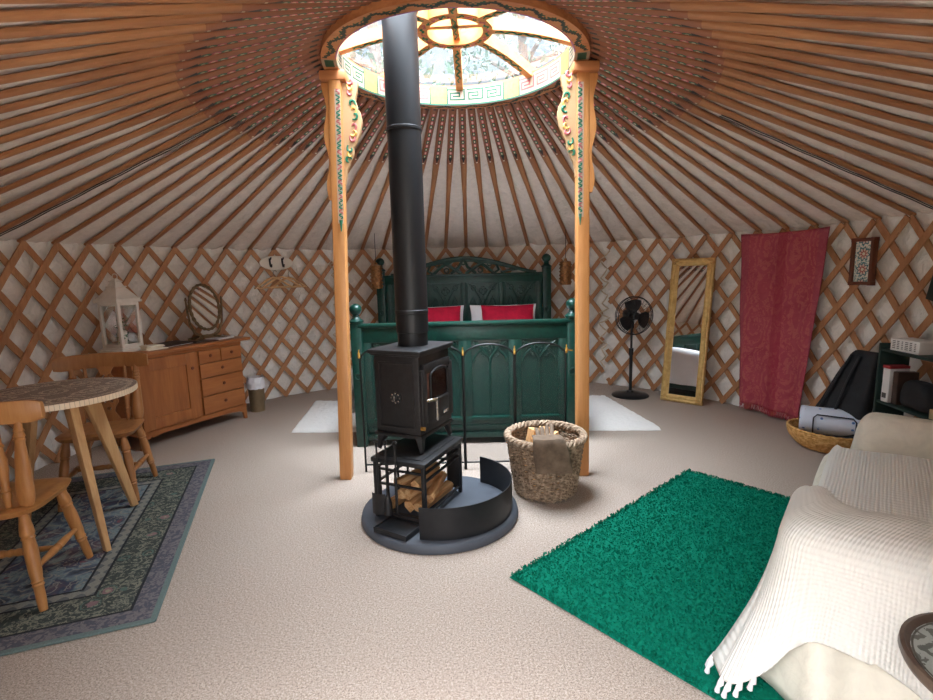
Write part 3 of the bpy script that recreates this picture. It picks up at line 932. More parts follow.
mb = MB(); mb.box((X + .022, .075, z0 + .10), (.010, .06, .018)); mb.build('badge', M['chrome'], dr, bevel=.002)
for z in (z0 + .09, z0 + .33):
    mb = MB(); mb.tube([(X + .008, by - .004, z), (X + .008, by - .004, z + .035)], .010, 10); mb.tube([(X + .008, by - .004, z + .035), (X + .008, by - .004, z + .043)], .006, 8); mb.build('hinge', M['iron'], dr)
mb = MB(); mb.tube([(X, -by + .002, z0 + .06), (X + .022, -by + .002, z0 + .06)], .011, 10); mb.build('catch_knob', M['brass'], dr)

# flue
fl = thing('flue_pipe', 'tall black enamelled flue pipe rising from the stove through the crown', 'flue', (-.314, 2.955, HZ + sh + .032 + z1 + .023))
fz = fl.location.z
mb = MB(); mb.lathe([(.088, 0), (.088, .075), (.094, .078), (.094, 1.20)], 40, cap=True); mb.build('lower_section', M['pipe'], fl, ang=30)
mb = MB(); mb.lathe([(.0955, 1.195), (.0955, 2.55)], 40); mb.build('upper_section', M['pipe'], fl, ang=30)
mb = MB(); mb.lathe([(.094, .185), (.0975, .188), (.0975, .205), (.094, .208)], 40, cap=False); mb.build('collar', M['pipe'], fl)
mb = MB(); mb.lathe([(.095, 1.19), (.0985, 1.193), (.0985, 1.205), (.0955, 1.208)], 40, cap=False); mb.build('joint_band', M['pipe'], fl)
mb = MB(); mb.lathe([(.096, 1.80), (.1005, 1.803), (.1005, 1.835), (.096, 1.838)], 40, cap=False); mb.box((.02, -.10, 1.818), (.03, .012, .03)); mb.build('locking_band', M['pipe'], fl, ang=30)

# folding fire screen of four arched panels
fs_ = thing('fire_screen', 'folding black wire fire screen of arched panels in front of the bed', 'fire screen', (-.025, 3.455, 0))
W = .352; tops = .905
for k in range(4):
    x0 = -.715 + k * (W + .006); x1 = x0 + W; dy = .0 if k in (1, 2, 3) else -.0
    m2 = MB(); r = W / 2; hh = .81
    path = [(x0, dy, .004), (x0, dy, hh)] + [(x0 + r - r * cos(pi * i / 16), dy, hh + (tops - hh) * sin(pi * i / 16)) for i in range(1, 16)] + [(x1, dy, hh), (x1, dy, .004)]
    m2.tube(path, .0075, 8); m2.tube([(x0, dy, .055), (x1, dy, .055)], .006, 8)
    p = m2.build('screen_panel', M['screen'], fs_)
    m2 = MB(); poly = [(x0, .055), (x1, .055), (x1, hh)] + [(x0 + r + r * cos(pi * i / 16), hh + (tops - hh) * sin(pi * i / 16)) for i in range(1, 16)] + [(x0, hh)]
    m2.prism(poly, dy - .0006, dy + .0006, Mx); m2.build('wire_mesh', M['gauze'], p, smooth=False)
for x in (-.718, -.718 + W + .006, -.718 + 2 * (W + .006), -.718 + 3 * (W + .006), -.712 + 4 * (W + .006) - .006):
    m2 = MB(); m2.box((x, -.008, .85), (.014, .014, .04)); m2.tube([(x, -.008, .87), (x, -.008, .89)], .005, 8); m2.build('brass_catch', M['brass'], fs_, bevel=.002)
m2 = MB(); m2.bar((-.712 + 4 * W + .018, -.008, .855), (.745, -.065, .855), .006, .010); m2.build('hook_arm', M['brass'], fs_)

# log basket
bk = thing('log_basket', 'round brown willow basket full of firewood beside the right post', 'basket', (.482, 3.075, 0))
BH = .372
def br(z): return .182 + .054 * (z / BH) ** .8
mb = MB()
ns = 26
rows = 34
for j in range(rows):
    z = .015 + (BH - .03) * j / (rows - 1); pts = []
    for i in range(ns * 4):
        a = 2 * pi * i / (ns * 4); ph = pi * (j % 2)
        pts.append(((br(z) + .006 * cos(a * ns / 1.0 + ph)) * cos(a), (br(z) + .006 * cos(a * ns + ph)) * sin(a), z + .004 * sin(5 * a + j * 1.7)))
    mb.tube(pts, .0072, 5, closed=True)
mb.build('woven_wall', M['wicker'], bk)
mb = MB()
for k in range(ns):
    a = 2 * pi * k / ns
    mb.tube([(br(z) * cos(a), br(z) * sin(a), z) for z in (.0, .1, .2, .3, BH)], .007, 5)
mb.build('stakes', M['wicker'], bk)
mb = MB()
for ph in (0, 2 * pi / 3, 4 * pi / 3):
    pts = []
    for i in range(120):
        a = 2 * pi * i / 120
        pts.append(((br(BH) + .002 + .014 * cos(15 * a + ph)) * cos(a), (br(BH) + .002 + .014 * cos(15 * a + ph)) * sin(a), BH + .014 * sin(15 * a + ph)))
    mb.tube(pts, .0125, 6, closed=True)
mb.build('braided_rim', M['wicker'], bk)
mb = MB(); mb.lathe([(.001, .012), (.186, .012), (.186, .026), (.001, .026)], 32, cap=False); mb.build('base', M['wicker'], bk)
random.seed(11)
blab = ['pale split log standing at the left of the willow basket', 'split log leaning behind the glove in the willow basket', 'split log at the front left inside the willow basket',
        'split log leaning to the right inside the willow basket', 'dark split log at the back of the willow basket', 'thin split log lying across the right of the willow basket']
for i, (x, y, z, tx, ty) in enumerate([(-.085, .03, .235, 78, 15), (.01, .085, .225, 84, 60), (-.075, -.085, .20, 70, 100), (.095, .02, .21, 72, 170), (-.01, .0, .205, 88, 30), (.045, -.105, .19, 74, 250)]):
    o = log_obj(.33, .052 if i != 5 else .038, 30 + i)
    o.location = (bk.location.x + x, bk.location.y + y, z); o.rotation_euler = (radians(50 * i), radians(-tx), radians(ty))
    tag(o, blab[i], 'log', 'firewood in the willow basket')
# worn leather gauntlet draped over the rim
def glove(u, v):
    # v: 0 inside the basket at the fingers, 1 hanging cuff outside; u across
    k = v; L = .40
    s = k * L; over = .15
    w = .066 + .040 * min(1, k * 1.6)
    if s < over: y = br(BH) - (.135 - s * .9); z = BH + .015 + .030 * sin(s / over * pi * .5) + .01
    else:
        e = s - over; y = br(BH) + .026 + .012 * min(1, e / .04) - .02 * (e / .25); z = BH + .055 - .20 * max(0, (e - .02)) / .25 * 1.05 - .012 * min(1, e / .03)
    x = (u - .5) * 2 * w + .06 * (k - .4)
    th = .010 + .004 * N3(u * 4, v * 5, 3)
    return Vector((x, -(y + .010 * sin(u * 5) * .5 + .010 * N3(u * 3, v * 4, 9)), z + .006 * N3(u * 5, v * 6, 1)))
mb = MB(); mb.grid(glove, 14, 26)
gl = thing('work_glove', 'worn grey-brown leather gauntlet draped over the willow basket rim', 'glove', (bk.location.x, bk.location.y, 0), radians(-4))
o = mb.build('cuff', M['suede'], gl); md = o.modifiers.new('thickness', 'SOLIDIFY'); md.thickness = .014; md.offset = 0
for k in range(4):
    mb = MB(); x = -.040 + .027 * k
    mb.tube([(x - .01, -(br(BH) - .11), BH + .028), (x * 1.1 - .01, -(br(BH) - .175 - .01 * (k % 2)), BH + .050 + .01 * k % 2), (x * 1.25 - .01, -(br(BH) - .215 - .015 * (k in (1, 2))), BH + .045)], [.014, .0135, .009], 8)
    mb.build('finger', M['suede'], gl)
# ------------------------------------------------------------------ bed
BX, BY = -.012, 4.03
bed = thing('bed', 'dark green carved wooden double bed with gothic panels', 'bed', (BX, BY, 0))
bed.scale = (1, 1, .985)
def gothic(mb, x0, x1, z0, z1, y, r=.0085, yo=-1):
    """raised tracery inside a panel: two lancets under a pointed arch with a quatrefoil"""
    w = x1 - x0; xc = (x0 + x1) / 2; zs = z1 - w * .62
    def P(x, z): return (x, y, z)
    mb.tube([P(xc, z0), P(xc, zs)], r * .7, 6)
    def pointed(a, b, zb, h, rr, seg=10, feet=True):
        m = (a + b) / 2
        L = [P(a + (m - a) * (1 - cos(pi / 2 * i / seg)), zb + h * sin(pi / 2 * i / seg)) for i in range(seg + 1)]
        L = [P(a + (m - a) * (i / seg) ** 1.5, zb + h * (i / seg) ** .75) for i in range(seg + 1)]
        Rr = [P(2 * m - p[0], p[2]) for p in L]
        mb.tube(L, rr, 6); mb.tube(Rr, rr, 6)
    pointed(x0 + .012, xc, zs, w * .36, r * .8); pointed(xc, x1 - .012, zs, w * .36, r * .8)
    # intersecting ribs from the mullion to the top corners
    for sg in (-1, 1):
        mb.tube([P(xc + sg * (w / 2 - .015) * (i / 10) ** 1.3, zs + (z1 - zs - .012) * (i / 10) ** .7) for i in range(11)], r * .9, 6)
        mb.tube(arc((xc + sg * w * .36, zs + w * .50), .020, 0, 360, 16, y=y), r * .6, 5)
        mb.tube(arc((xc + sg * w * .36, zs + w * .50), .006, 0, 360, 8, y=y), r * .6, 5)
        for q in range(3):
            mb.tube(arc((xc + sg * w * (.17 + .05 * q), zs + w * (.18 + .05 * q)), .009, 0, 360, 8, y=y), r * .5, 5)
    zc = z1 - .062
    for k in range(4):
        a = radians(45 + 90 * k) if False else radians(90 * k)
        mb.tube(arc((xc + .019 * cos(a), zc + .019 * sin(a)), .018, 0, 360, 14, y=y), r * .6, 5)
def panel_wall(parent, n, xa, xb, za, zb, y, depth, face, stile, trac, sill=True):
    pitch = (xb - xa) / n
    for k in range(n):
        a, b = xa + pitch * k + stile / 2, xa + pitch * (k + 1) - stile / 2
        m2 = MB(); m2.box(((a + b) / 2, y + .012 * -face, (za + zb) / 2), (b - a, .018, zb - za))
        p = m2.build('panel', M['bed'], parent)
        m2 = MB(); f = y + face * .006
        for pq in (((a, za), (a, zb)), ((b, za), (b, zb)), ((a, zb), (b, zb))):
            m2.bar((pq[0][0], f, pq[0][1]), (pq[1][0], f, pq[1][1]), .016, .016, up=(0, 1, 0))
        if sill: m2.box(((a + b) / 2, f + face * .010, za + .006), (b - a, .034, .026))
        m2.build('moulding', M['bed'], p, bevel=.004)
        if trac:
            m2 = MB(); gothic(m2, a + .012, b - .012, za + .02, zb - .014, y + face * .002, .013)
            m2.build('tracery', M['bed'], p)
def finial(mb, x, y, z, s=1.0):
    mb.lathe([(.058 * s, 0), (.060 * s, .012 * s), (.050 * s, .020 * s), (.034 * s, .032 * s), (.026 * s, .045 * s), (.030 * s, .052 * s), (.024 * s, .060 * s), (.040 * s, .075 * s), (.050 * s, .100 * s), (.046 * s, .125 * s), (.030 * s, .142 * s), (.012 * s, .150 * s), (.001, .152 * s)], 20, (x, y, z), cap=False)
# footboard
FW = .862
ft = None
m2 = MB()
m2.box((0, .0, .935), (2 * FW - .06, .050, .125)); m2.box((0, 0, .20), (2 * FW - .06, .050, .07)); m2.box((0, 0, .075), (2 * FW - .06, .046, .05))
for k in range(5):
    x = -.80 + 1.60 * k / 4; m2.box((x, 0, .56), (.085, .044, .74))
m2.box((0, .012, .13), (2 * FW - .06, .02, .12))
ft = m2.build('footboard', M['bed'], bed, bevel=.005)
m2 = MB(); m2.box((0, -.004, 1.012), (2 * FW - .03, .085, .030)); m2.box((0, -.004, .994), (2 * FW - .05, .068, .016)); m2.build('top_rail', M['bed'], ft, bevel=.009)
panel_wall(ft, 4, -.80, .80, .215, .88, -.006, .03, -1, .085, True)
m2 = MB()
nt_ = 46
for i in range(nt_):
    x = -.80 + 1.60 * (i + .5) / nt_; m2.prism([(x - .012, .165), (x + .012, .165), (x + .012, .146), (x, .132), (x - .012, .146)], -.034, -.022, Matrix(((1, 0, 0, 0), (0, 0, 1, 0), (0, 1, 0, 0), (0, 0, 0, 1))))
    m2.prism([(x - .012, .095), (x + .012, .095), (x + .012, .078), (x, .064), (x - .012, .078)], -.034, -.022, Matrix(((1, 0, 0, 0), (0, 0, 1, 0), (0, 1, 0, 0), (0, 0, 0, 1))))
m2.build('notched_trim', M['bed'], ft, smooth=False)
for sx_ in (-1, 1):
    m2 = MB(); m2.box((sx_ * FW, 0, .52), (.092, .085, 1.04)); p = m2.build('foot_post', M['bed'], bed, bevel=.010)
    m2 = MB(); finial(m2, sx_ * FW, 0, 1.04); m2.build('finial', M['bed'], p)
    m2 = MB(); m2.tube(arc((sx_ * FW, .60), .026, 0, 360, 20, y=-.044), .007, 6); m2.build('rosette', M['bed'], p)
# headboard
HY = 6.08 - BY; HX = .985
m2 = MB()
m2.box((0, HY, 1.335), (2 * HX - .08, .05, .085)); m2.box((0, HY, .78), (2 * HX - .08, .05, .10)); m2.box((0, HY, .45), (2 * HX - .08, .04, .60))
for k in range(5):
    x = -.90 + 1.80 * k / 4; m2.box((x, HY, 1.06), (.06, .046, .50))
hb = m2.build('headboard', M['bed'], bed, bevel=.005)
m2 = MB(); m2.box((0, HY - .004, 1.388), (2 * HX - .06, .08, .026)); m2.build('cornice', M['bed'], hb, bevel=.008)
for k in range(4):
    pass
panel_wall(hb, 4, -.90, .90, .83, 1.292, HY - .006, .03, -1, .07, False, False)
m2 = MB()
for k in range(4):
    a = -.90 + .45 * k + .05; b = a + .35; y = HY - .010; zb, zt_ = .99, 1.275
    xm = (a + b) / 2
    for i in range(3):
        p0 = a + (b - a) * i / 3.0
        m2.tube([(p0, y, zb), (p0 + (b - a) / 6 * .9, y, zb + .13), (p0 + (b - a) / 3, y, zb)], .008, 6)
        m2.tube(arc((p0, zb), .008, 0, 360, 8, y=y), .006, 5)
    for sg in (-1, 1):
        m2.tube([(xm + sg * (b - a) / 2 * (i / 10), y, zt_ - .27 * (1 - i / 10) ** 1.6 + .0) for i in range(11)], .008, 6)
        m2.tube(arc((xm + sg * .115, zt_ - .05), .028, 0, 360, 14, y=y), .007, 5)
    for q in range(4):
        m2.tube(arc((xm + .026 * cos(q * pi / 2), zt_ - .085 + .026 * sin(q * pi / 2)), .024, 0, 360, 14, y=y), .007, 5)
m2.build('tracery', M['bed'], hb)
m2 = MB()     # pierced pediment
for rr, off in ((.022, -.012), (.013, -.045)):
    m2.tube([(-.86 + 1.72 * i / 40, HY, 1.40 + (.200 + off) * (sin(pi * i / 40) ** 1.35)) for i in range(41)], rr, 8)
def pz(x): return 1.40 + .19 * (sin(pi * (x + .86) / 1.72) ** 1.35)
for sg in (-1, 1):
    m2.tube([(sg * .36, HY, 1.40), (sg * .26, HY, 1.49), (sg * .08, HY, pz(.0) - .01)], 0.0188, 6)
    m2.tube([(sg * .02, HY, 1.40), (sg * .13, HY, 1.47), (sg * .26, HY, pz(.26) - .006)], 0.0188, 6)
    m2.tube([(0, HY, pz(0)), (sg * .05, HY, 1.48), (sg * .15, HY, 1.405)], 0.0174, 6)
    m2.tube([(sg * .36, HY, 1.40), (sg * .42, HY, 1.44), (sg * .38, HY, pz(.38))], 0.0159, 6)
    m2.tube([(sg * .44, HY, 1.41), (sg * .56, HY, 1.435), (sg * .66, HY, pz(.66) - .004)], 0.0145, 6)
    m2.tube(arc((sg * .20, 1.44), .028, 0, 360, 14, y=HY), .009, 6); m2.tube(arc((sg * .31, 1.535 if False else 1.51), .022, 0, 360, 12, y=HY), .008, 6)
m2.tube(arc((0, 1.535), .026, 0, 360, 14, y=HY), .009, 6)
m2.build('pierced_pediment', M['bed'], hb)
for sx_ in (-1, 1):
    m2 = MB(); m2.box((sx_ * HX, HY, .7275), (.10, .09, 1.455)); p = m2.build('head_post', M['bed'], bed, bevel=.010)
    m2 = MB(); finial(m2, sx_ * HX, HY, 1.455, 1.05); m2.build('finial', M['bed'], p)
    m2 = MB(); m2.tube(arc((sx_ * HX, .96), .026, 0, 360, 20, y=HY - .047), .008, 6); m2.tube(arc((sx_ * HX, .96), .008, 0, 360, 10, y=HY - .047), .006, 6); m2.build('rosette', M['bed'], p)
for sx_ in (-1, 1):
    m2 = MB(); m2.box((sx_ * .84, HY / 2, .27), (.035, HY - .09, .18)); m2.build('side_rail', M['bed'], bed, bevel=.006)
m2 = MB(); m2.rbox((0, HY / 2, .47), (1.62, HY - .10, .24), .06, 5); m2.build('mattress', M['cotton'], bed)
# duvet hanging over both sides
def duvet(u, v):
    x = (u - .5) * 2; y = .075 + (HY - .60) * v
    ax_ = abs(x); sg = 1 if x > 0 else -1
    s = ax_ * 1.32          # arc length from the middle
    puff = .045 * N3(x * 2.2, y * 1.6, 2) + .016 * N3(x * 6, y * 5, 6)
    if s < .80: X = s; z = .705 + .05 * (1 - (s / .8) ** 2) + puff * .6
    else:
        e = s - .80; t = min(1, e / .16)
        X = .80 + .115 * sin(t * pi / 2) + .030 * max(0, e - .16) / .36 + .035 * N3(y * 5, e * 3, sg * 3) * t; z = .705 - .10 * (1 - cos(t * pi / 2)) - max(0, e - .16) * 1.04 + puff * .3
        if y < .35: X += .075 * (1 - y / .35) * min(1, max(0, e - .1) / .2)
    return (sg * X if ax_ > 0 else 0, y, z)
m2 = MB(); m2.grid(duvet, 90, 46)
o = m2.build('duvet', M['cotton'], ang=80, loc=(BX, BY, 0)); md = o.modifiers.new('thickness', 'SOLIDIFY'); md.thickness = .03; md.offset = -1
tag(o, 'white duvet spread over the green bed, hanging down its right side', 'duvet')
def pillow(name, mat, w, h, t, loc, rot, label, cat, group):
    m2 = MB(); N = 20
    def side(sg):
        def f(u, v):
            x = (u - .5) * 2; y = (v - .5) * 2
            k = max(0, (1 - abs(x) ** 2.6)) ** .5 * max(0, (1 - abs(y) ** 2.6)) ** .5
            c = 1 - .055 * (1 - abs(y) ** 2) * (abs(x) ** 3); d = 1 - .06 * (1 - abs(x) ** 2) * (abs(y) ** 3)
            return (x * w / 2 * c, sg * (t / 2 * k + .002) + .006 * N3(x * 3 + loc[0] * 9, y * 3, sg), y * h / 2 * d)
        return f
    m2.grid(side(1), N, N); m2.grid(side(-1), N, N)
    o = m2.build(name, mat, loc=loc, ang=70); o.rotation_euler = rot
    return tag(o, label, cat, group)
for i, x in enumerate((-.42, .42)):
    pillow('pillow', M['cotton'], .78, .40, .17, (BX + x + .03, BY + HY - .20, .83), (radians(-24), 0, radians(2 - 4 * i)), ('white pillow leaning on the headboard behind the left red cushion', 'white pillow leaning on the headboard behind the right red cushion')[i], 'pillow', 'white bed pillows')
for i, x in enumerate((-.335, .485)):
    pillow('cushion', M['red'], .60, .38, .15, (BX + x, BY + HY - .40, .845), (radians(-22), 0, radians(3 - 5 * i)), ('red velvet cushion on the bed, half hidden behind the black flue pipe', 'red velvet cushion on the bed, fully visible right of the flue pipe')[i], 'cushion', 'red cushions on the bed')
# rugs beside the bed
def fleece(name, pts, label):
    m2 = MB(); (ax_, ay), (bx_, by_), (cx_, cy_), (dx_, dy_) = pts
    def f(u, v):
        x = (ax_ * (1 - u) + bx_ * u) * (1 - v) + (dx_ * (1 - u) + cx_ * u) * v; y = (ay * (1 - u) + by_ * u) * (1 - v) + (dy_ * (1 - u) + cy_ * u) * v
        e = min(u, 1 - u, v, 1 - v); x += .012 * N3(x * 14, y * 14, 3); y += .012 * N3(x * 14, y * 14, 9)
        return (x, y, .002 + .030 * min(1, e / .03) ** .5 + .007 * N3(x * 26, y * 26, 1) * min(1, e / .03))
    m2.grid(f, 60, 80); tag(m2.build(name, M['fleece'], ang=80), label, 'rug', 'white bedside rugs')
fleece('bedside_rug', [(.99, 4.26), (1.675, 4.215), (1.50, 5.42), (.99, 5.42)], 'white fleece rug on the carpet at the right side of the bed')
fleece('bedside_rug', [(-1.60, 4.42), (-1.0, 4.39), (-1.0, 5.45), (-1.70, 5.50)], 'white fleece rug on the carpet at the left side of the bed')
# hanging bedside lamps
for i, (x, z) in enumerate(((-1.015, 1.365), (1.165, 1.355))):
    y = 5.90
    t = thing('pendant_lamp', ('pierced bronze cylinder lamp hanging left of the headboard', 'pierced bronze cylinder lamp hanging right of the headboard')[i], 'lamp', (x, y, z - .13), 0, 'hanging bronze bedside lamps')
    m2 = MB(); m2.lathe([(.060, 0), (.064, .004), (.064, .255), (.060, .26), (.055, .26), (.055, .004), (.060, 0)], 28, cap=False)
    for r_ in range(6):
        for c_ in range(10):
            a = 2 * pi * (c_ + .5 * (r_ % 2)) / 10; m2.lathe([(.001, -.012), (.010, -.006), (.012, 0), (.010, .006), (.001, .012)], 6, (.063 * cos(a), .063 * sin(a), .03 + .04 * r_), cap=False)
    m2.build('lamp_shade', M['bronze'], t)
    m2 = MB(); m2.lathe([(.004, .262), (.060, .262), (.060, .266), (.02, .275), (.012, .30), (.004, .302)], 20, cap=True); m2.build('cap', M['bronze'], t)
    zt2 = 2.0
    m2 = MB(); m2.tube([(0, 0, .30), (0, 0, .45), (0, 0, .625)], .0035, 6); m2.build('cord', M['cord'], t)
# ------------------------------------------------------------------ left side: rug, table, chairs, dresser
# oriental rug: right edge from (-1.99,3.78) to (-1.32,1.906)
rx, ry = 1.15, 1.99
M['persian'] = m_persian(rx / 2, ry / 2)
ra = atan2(1.906 - 3.78, -1.32 + 1.99)        # direction of the right edge
ex = Vector((-sin(ra), cos(ra), 0)); ey = Vector((-cos(ra), -sin(ra), 0))
ex = Vector((.9417, .3365, 0)); ey = Vector((-.3365, .9417, 0))
cen = Vector((-1.655, 2.843, 0)) - ex * (rx / 2)
mb = MB()
mb.grid(lambda u, v: ((u - .5) * rx, (v - .5) * ry, .011 + .0015 * N3(u * 5, v * 7, 2)), 24, 34)
mb.grid(lambda u, v: ((u - .5) * rx, (v - .5) * ry, .001), 2, 2)
for a, b in (((-rx / 2, -ry / 2), (rx / 2, -ry / 2)), ((rx / 2, -ry / 2), (rx / 2, ry / 2)), ((rx / 2, ry / 2), (-rx / 2, ry / 2)), ((-rx / 2, ry / 2), (-rx / 2, -ry / 2))):
    mb.tube([(a[0], a[1], .006), (b[0], b[1], .006)], .006, 8)
tag(mb.build('oriental_rug', M['persian'], loc=(cen.x, cen.y, 0), rz=atan2(.3365, .9417)), 'muted grey-blue oriental rug under the round table and pine chairs', 'rug')

TX, TY, TH = -2.21, 2.645, .825
tb = thing('round_table', 'small round table with mosaic top and splayed oak legs', 'table', (TX, TY, 0))
mb = MB(); mb.lathe([(.001, TH - .006), (.366, TH - .006), (.374, TH - .003), (.376, TH - .001), (.001, TH)], 72, cap=False)
mb2 = MB(); mb2.grid(lambda u, v: (.374 * v * cos(2 * pi * u), .374 * v * sin(2 * pi * u), TH), 64, 6, cu=True); mb2.build('tabletop', M['mosaic'], tb)
mb = MB(); mb.lathe([(.001, TH - .032), (.372, TH - .032), (.377, TH - .030), (.377, TH - .001), (.374, TH - .0003), (.374, TH - .006), (.001, TH - .006)], 72, cap=False); mb.build('tiled_edge', M['tile_edge'], tb, ang=40)
def tleg(a, rf):
    a = radians(a); c, s = cos(a), sin(a); m2 = MB(); vs = []
    for (r, z, w, d) in ((.17, TH - .033, .040, .085), (.17 + (rf - .17) * .5, TH / 2, .034, .060), (rf, .012, .026, .040)):
        for i, j in ((-1, -1), (1, -1), (1, 1), (-1, 1)):
            vs.append(((r + i * d / 2) * c - j * w / 2 * s, (r + i * d / 2) * s + j * w / 2 * c, z))
    fs = [(3, 2, 1, 0), (8, 9, 10, 11)]
    for q in (0, 4):
        for j in range(4): fs.append((q + j, q + (j + 1) % 4, q + 4 + (j + 1) % 4, q + 4 + j))
    m2.add(vs, fs); m2.build('leg', M['oak'], tb, bevel=.004)
tleg(-31, .36); tleg(72, .36); tleg(166, .36)

def chair(label, mat, splat_holes=True):
    t = thing('farmhouse_chair', label, 'chair', (0, 0, 0), 0, 'farmhouse chairs at the round table')
    # seat (faces +y), rounded outline with a dished top
    SH = .452; m2 = MB()
    def out(a):
        c, s = cos(a), sin(a); w = .215 + .015 * s; d = .205
        e = 2 / 4.2
        return w * (abs(c) ** e) * (1 if c > 0 else -1), d * (abs(s) ** e) * (1 if s > 0 else -1)
    def top(u, v):
        x, y = out(2 * pi * u); x *= v; y *= v
        return (x, y, SH - .012 * max(0, 1 - (x / .17) ** 2) * max(0, 1 - (y / .17) ** 2) - (.010 * max(0, (v - .85) / .15) ** 2))
    def und(u, v):
        x, y = out(2 * pi * u); k = 1 - .10 * v; return (x * k, y * k, SH - .010 - .030 * sin(v * pi / 2))
    m2.grid(top, 56, 10, cu=True); m2.grid(und, 56, 4, cu=True)
    m2.add([(out(2 * pi * i / 56)[0] * .9, out(2 * pi * i / 56)[1] * .9, SH - .04) for i in range(56)], [tuple(range(55, -1, -1))])
    m2.build('seat', mat, t, ang=50)
    LEG = [(0, .017), (.06, .019), (.16, .025), (.22, .027), (.24, .022), (.26, .027), (.28, .022), (.38, .026), (.60, .024), (.68, .020), (.70, .024), (.72, .019), (.74, .023), (.76, .018), (.9, .018), (1, .015)]
    feet = {}
    for x in (-1, 1):
        for y in (-1, 1):
            a = Vector((x * .150, y * .145, SH - .03)); b = Vector((x * .205, y * .215, 0)); feet[(x, y)] = (a, b)
            m2 = MB(); m2.turned(a, b, LEG, 14); m2.build('leg', mat, t)
    STR = [(0, .010), (.2, .013), (.42, .018), (.46, .014), (.5, .019), (.54, .014), (.58, .018), (.8, .013), (1, .010)]
    mid = []
    for x in (-1, 1):
        p = feet[(x, 1)][0].lerp(feet[(x, 1)][1], .58); q = feet[(x, -1)][0].lerp(feet[(x, -1)][1], .58); mid.append(p.lerp(q, .5))
        m2 = MB(); m2.turned(p, q, STR, 12); m2.build('stretcher', mat, t)
    m2 = MB(); m2.turned(mid[0], mid[1], STR, 12); m2.build('stretcher', mat, t)
    CZ = .855; CY = -.175
    def crest_y(x): return CY + .045 * (x / .24) ** 2 - .0
    for x in (-1, 1):       # broad turned stiles
        a = Vector((x * .165, -.135, SH - .008)); b = Vector((x * .185, crest_y(.185) + .004, CZ - .03))
        m2 = MB()
        m2.tube([a.lerp(b, s) for s in (0, .06, .12, .2, .6, .74, .78, .80, .82, .86, .88, .90, 1)], [.022, .030, .033, .034, .024, .019, .023, .018, .023, .018, .022, .017, .015], 14, flat=.72, up=(0, 1, 0))
        m2.build('stile', mat, t)
        a = Vector((x * .105, -.145, SH - .008)); b = Vector((x * .115, crest_y(.115) + .004, CZ - .03))
        m2 = MB(); m2.turned(a, b, [(0, .012), (.10, .013), (.16, .019), (.2, .014), (.22, .019), (.25, .013), (.45, .020), (.58, .021), (.70, .013), (.73, .018), (.76, .012), (1, .010)], 12); m2.build('spindle', mat, t)
    # pierced splat
    m2 = MB(); H = CZ - .03 - SH + .01
    def sw(s): return .030 + .026 * sin(s * 2 * pi * 1.5 + 4.5) ** 2
    n = 36
    holes = [(.22, 0, .013), (.35, -.02, .011), (.35, .02, .011), (.66, 0, .014), (.80, -.018, .010), (.80, .018, .010)]
    nu, nv = 16, 60
    base = len(m2.v)
    def SP_(u, v, o):
        s = v; y = -.148 + (crest_y(0) + .006 + .148) * s; return Vector(((u - .5) * 2 * sw(s), y + o, SH - .005 + H * s))
    cells = set()
    for i in range(nu):
        for j in range(nv):
            p = SP_((i + .5) / nu, (j + .5) / nv, 0)
            if not any((p.x - hx) ** 2 + (p.z - (SH + H * hs)) ** 2 < hr * hr for hs, hx, hr in holes): cells.add((i, j))
    g = {}
    def gv(i, j, o):
        if (i, j, o) not in g: g[(i, j, o)] = len(m2.v); m2.v.append(tuple(SP_(i / nu, j / nv, o * .006)))
        return g[(i, j, o)]
    for i, j in cells:
        m2.f.append((gv(i, j, -1), gv(i + 1, j, -1), gv(i + 1, j + 1, -1), gv(i, j + 1, -1))); m2.f.append((gv(i, j, 1), gv(i, j + 1, 1), gv(i + 1, j + 1, 1), gv(i + 1, j, 1))); m2.m += [0, 0]
        for (di, dj, a, b) in ((-1, 0, (0, 0), (0, 1)), (1, 0, (1, 0), (1, 1)), (0, -1, (0, 0), (1, 0)), (0, 1, (0, 1), (1, 1))):
            if (i + di, j + dj) not in cells:
                m2.f.append((gv(i + a[0], j + a[1], -1), gv(i + a[0], j + a[1], 1), gv(i + b[0], j + b[1], 1), gv(i + b[0], j + b[1], -1))); m2.m.append(0)
    m2.build('pierced_splat', mat, t, ang=50)
    # curved crest rail
    m2 = MB(); N = 28; vs = []; fs = []
    K = 10
    for i in range(N + 1):
        x = -.268 + .536 * i / N; e = abs(x) / .268; h = .050 - .012 * max(0, (e - .8) / .2) ** 2; zc = CZ + .010 * (1 - e * e); y = crest_y(x)
        for j in range(K):
            a = 2 * pi * j / K; ca, sa = cos(a), sin(a)
            vs.append((x, y + .014 * (abs(ca) ** .6) * (1 if ca > 0 else -1) - .25 * (h * sa) * .3, zc + h * (abs(sa) ** .7) * (1 if sa > 0 else -1)))
    for i in range(N):
        for j in range(K): fs.append((i * K + j, i * K + (j + 1) % K, (i + 1) * K + (j + 1) % K, (i + 1) * K + j))
    fs += [tuple(range(K - 1, -1, -1)), tuple(N * K + j for j in range(K))]
    m2.add(vs, fs); m2.build('crest_rail', mat, t, ang=60)
    return t
c1 = chair('pine farmhouse chair nearest the camera, seen from behind at the left edge', M['pine'])
c1.location = (-2.092, 2.138, .014); d = (-.25, .97); c1.rotation_euler = (0, 0, atan2(-d[0], d[1]))
c2 = copy_tree(c1); c2['label'] = 'darker pine farmhouse chair beyond the round table, in front of the drawers'
for o in c2.children:
    o.data = o.data.copy(); o.data.materials[0] = M['darkpine']
c2.location = (-2.38, 3.19, .014); d = (.30, -.954); c2.rotation_euler = (0, 0, atan2(-d[0], d[1]))

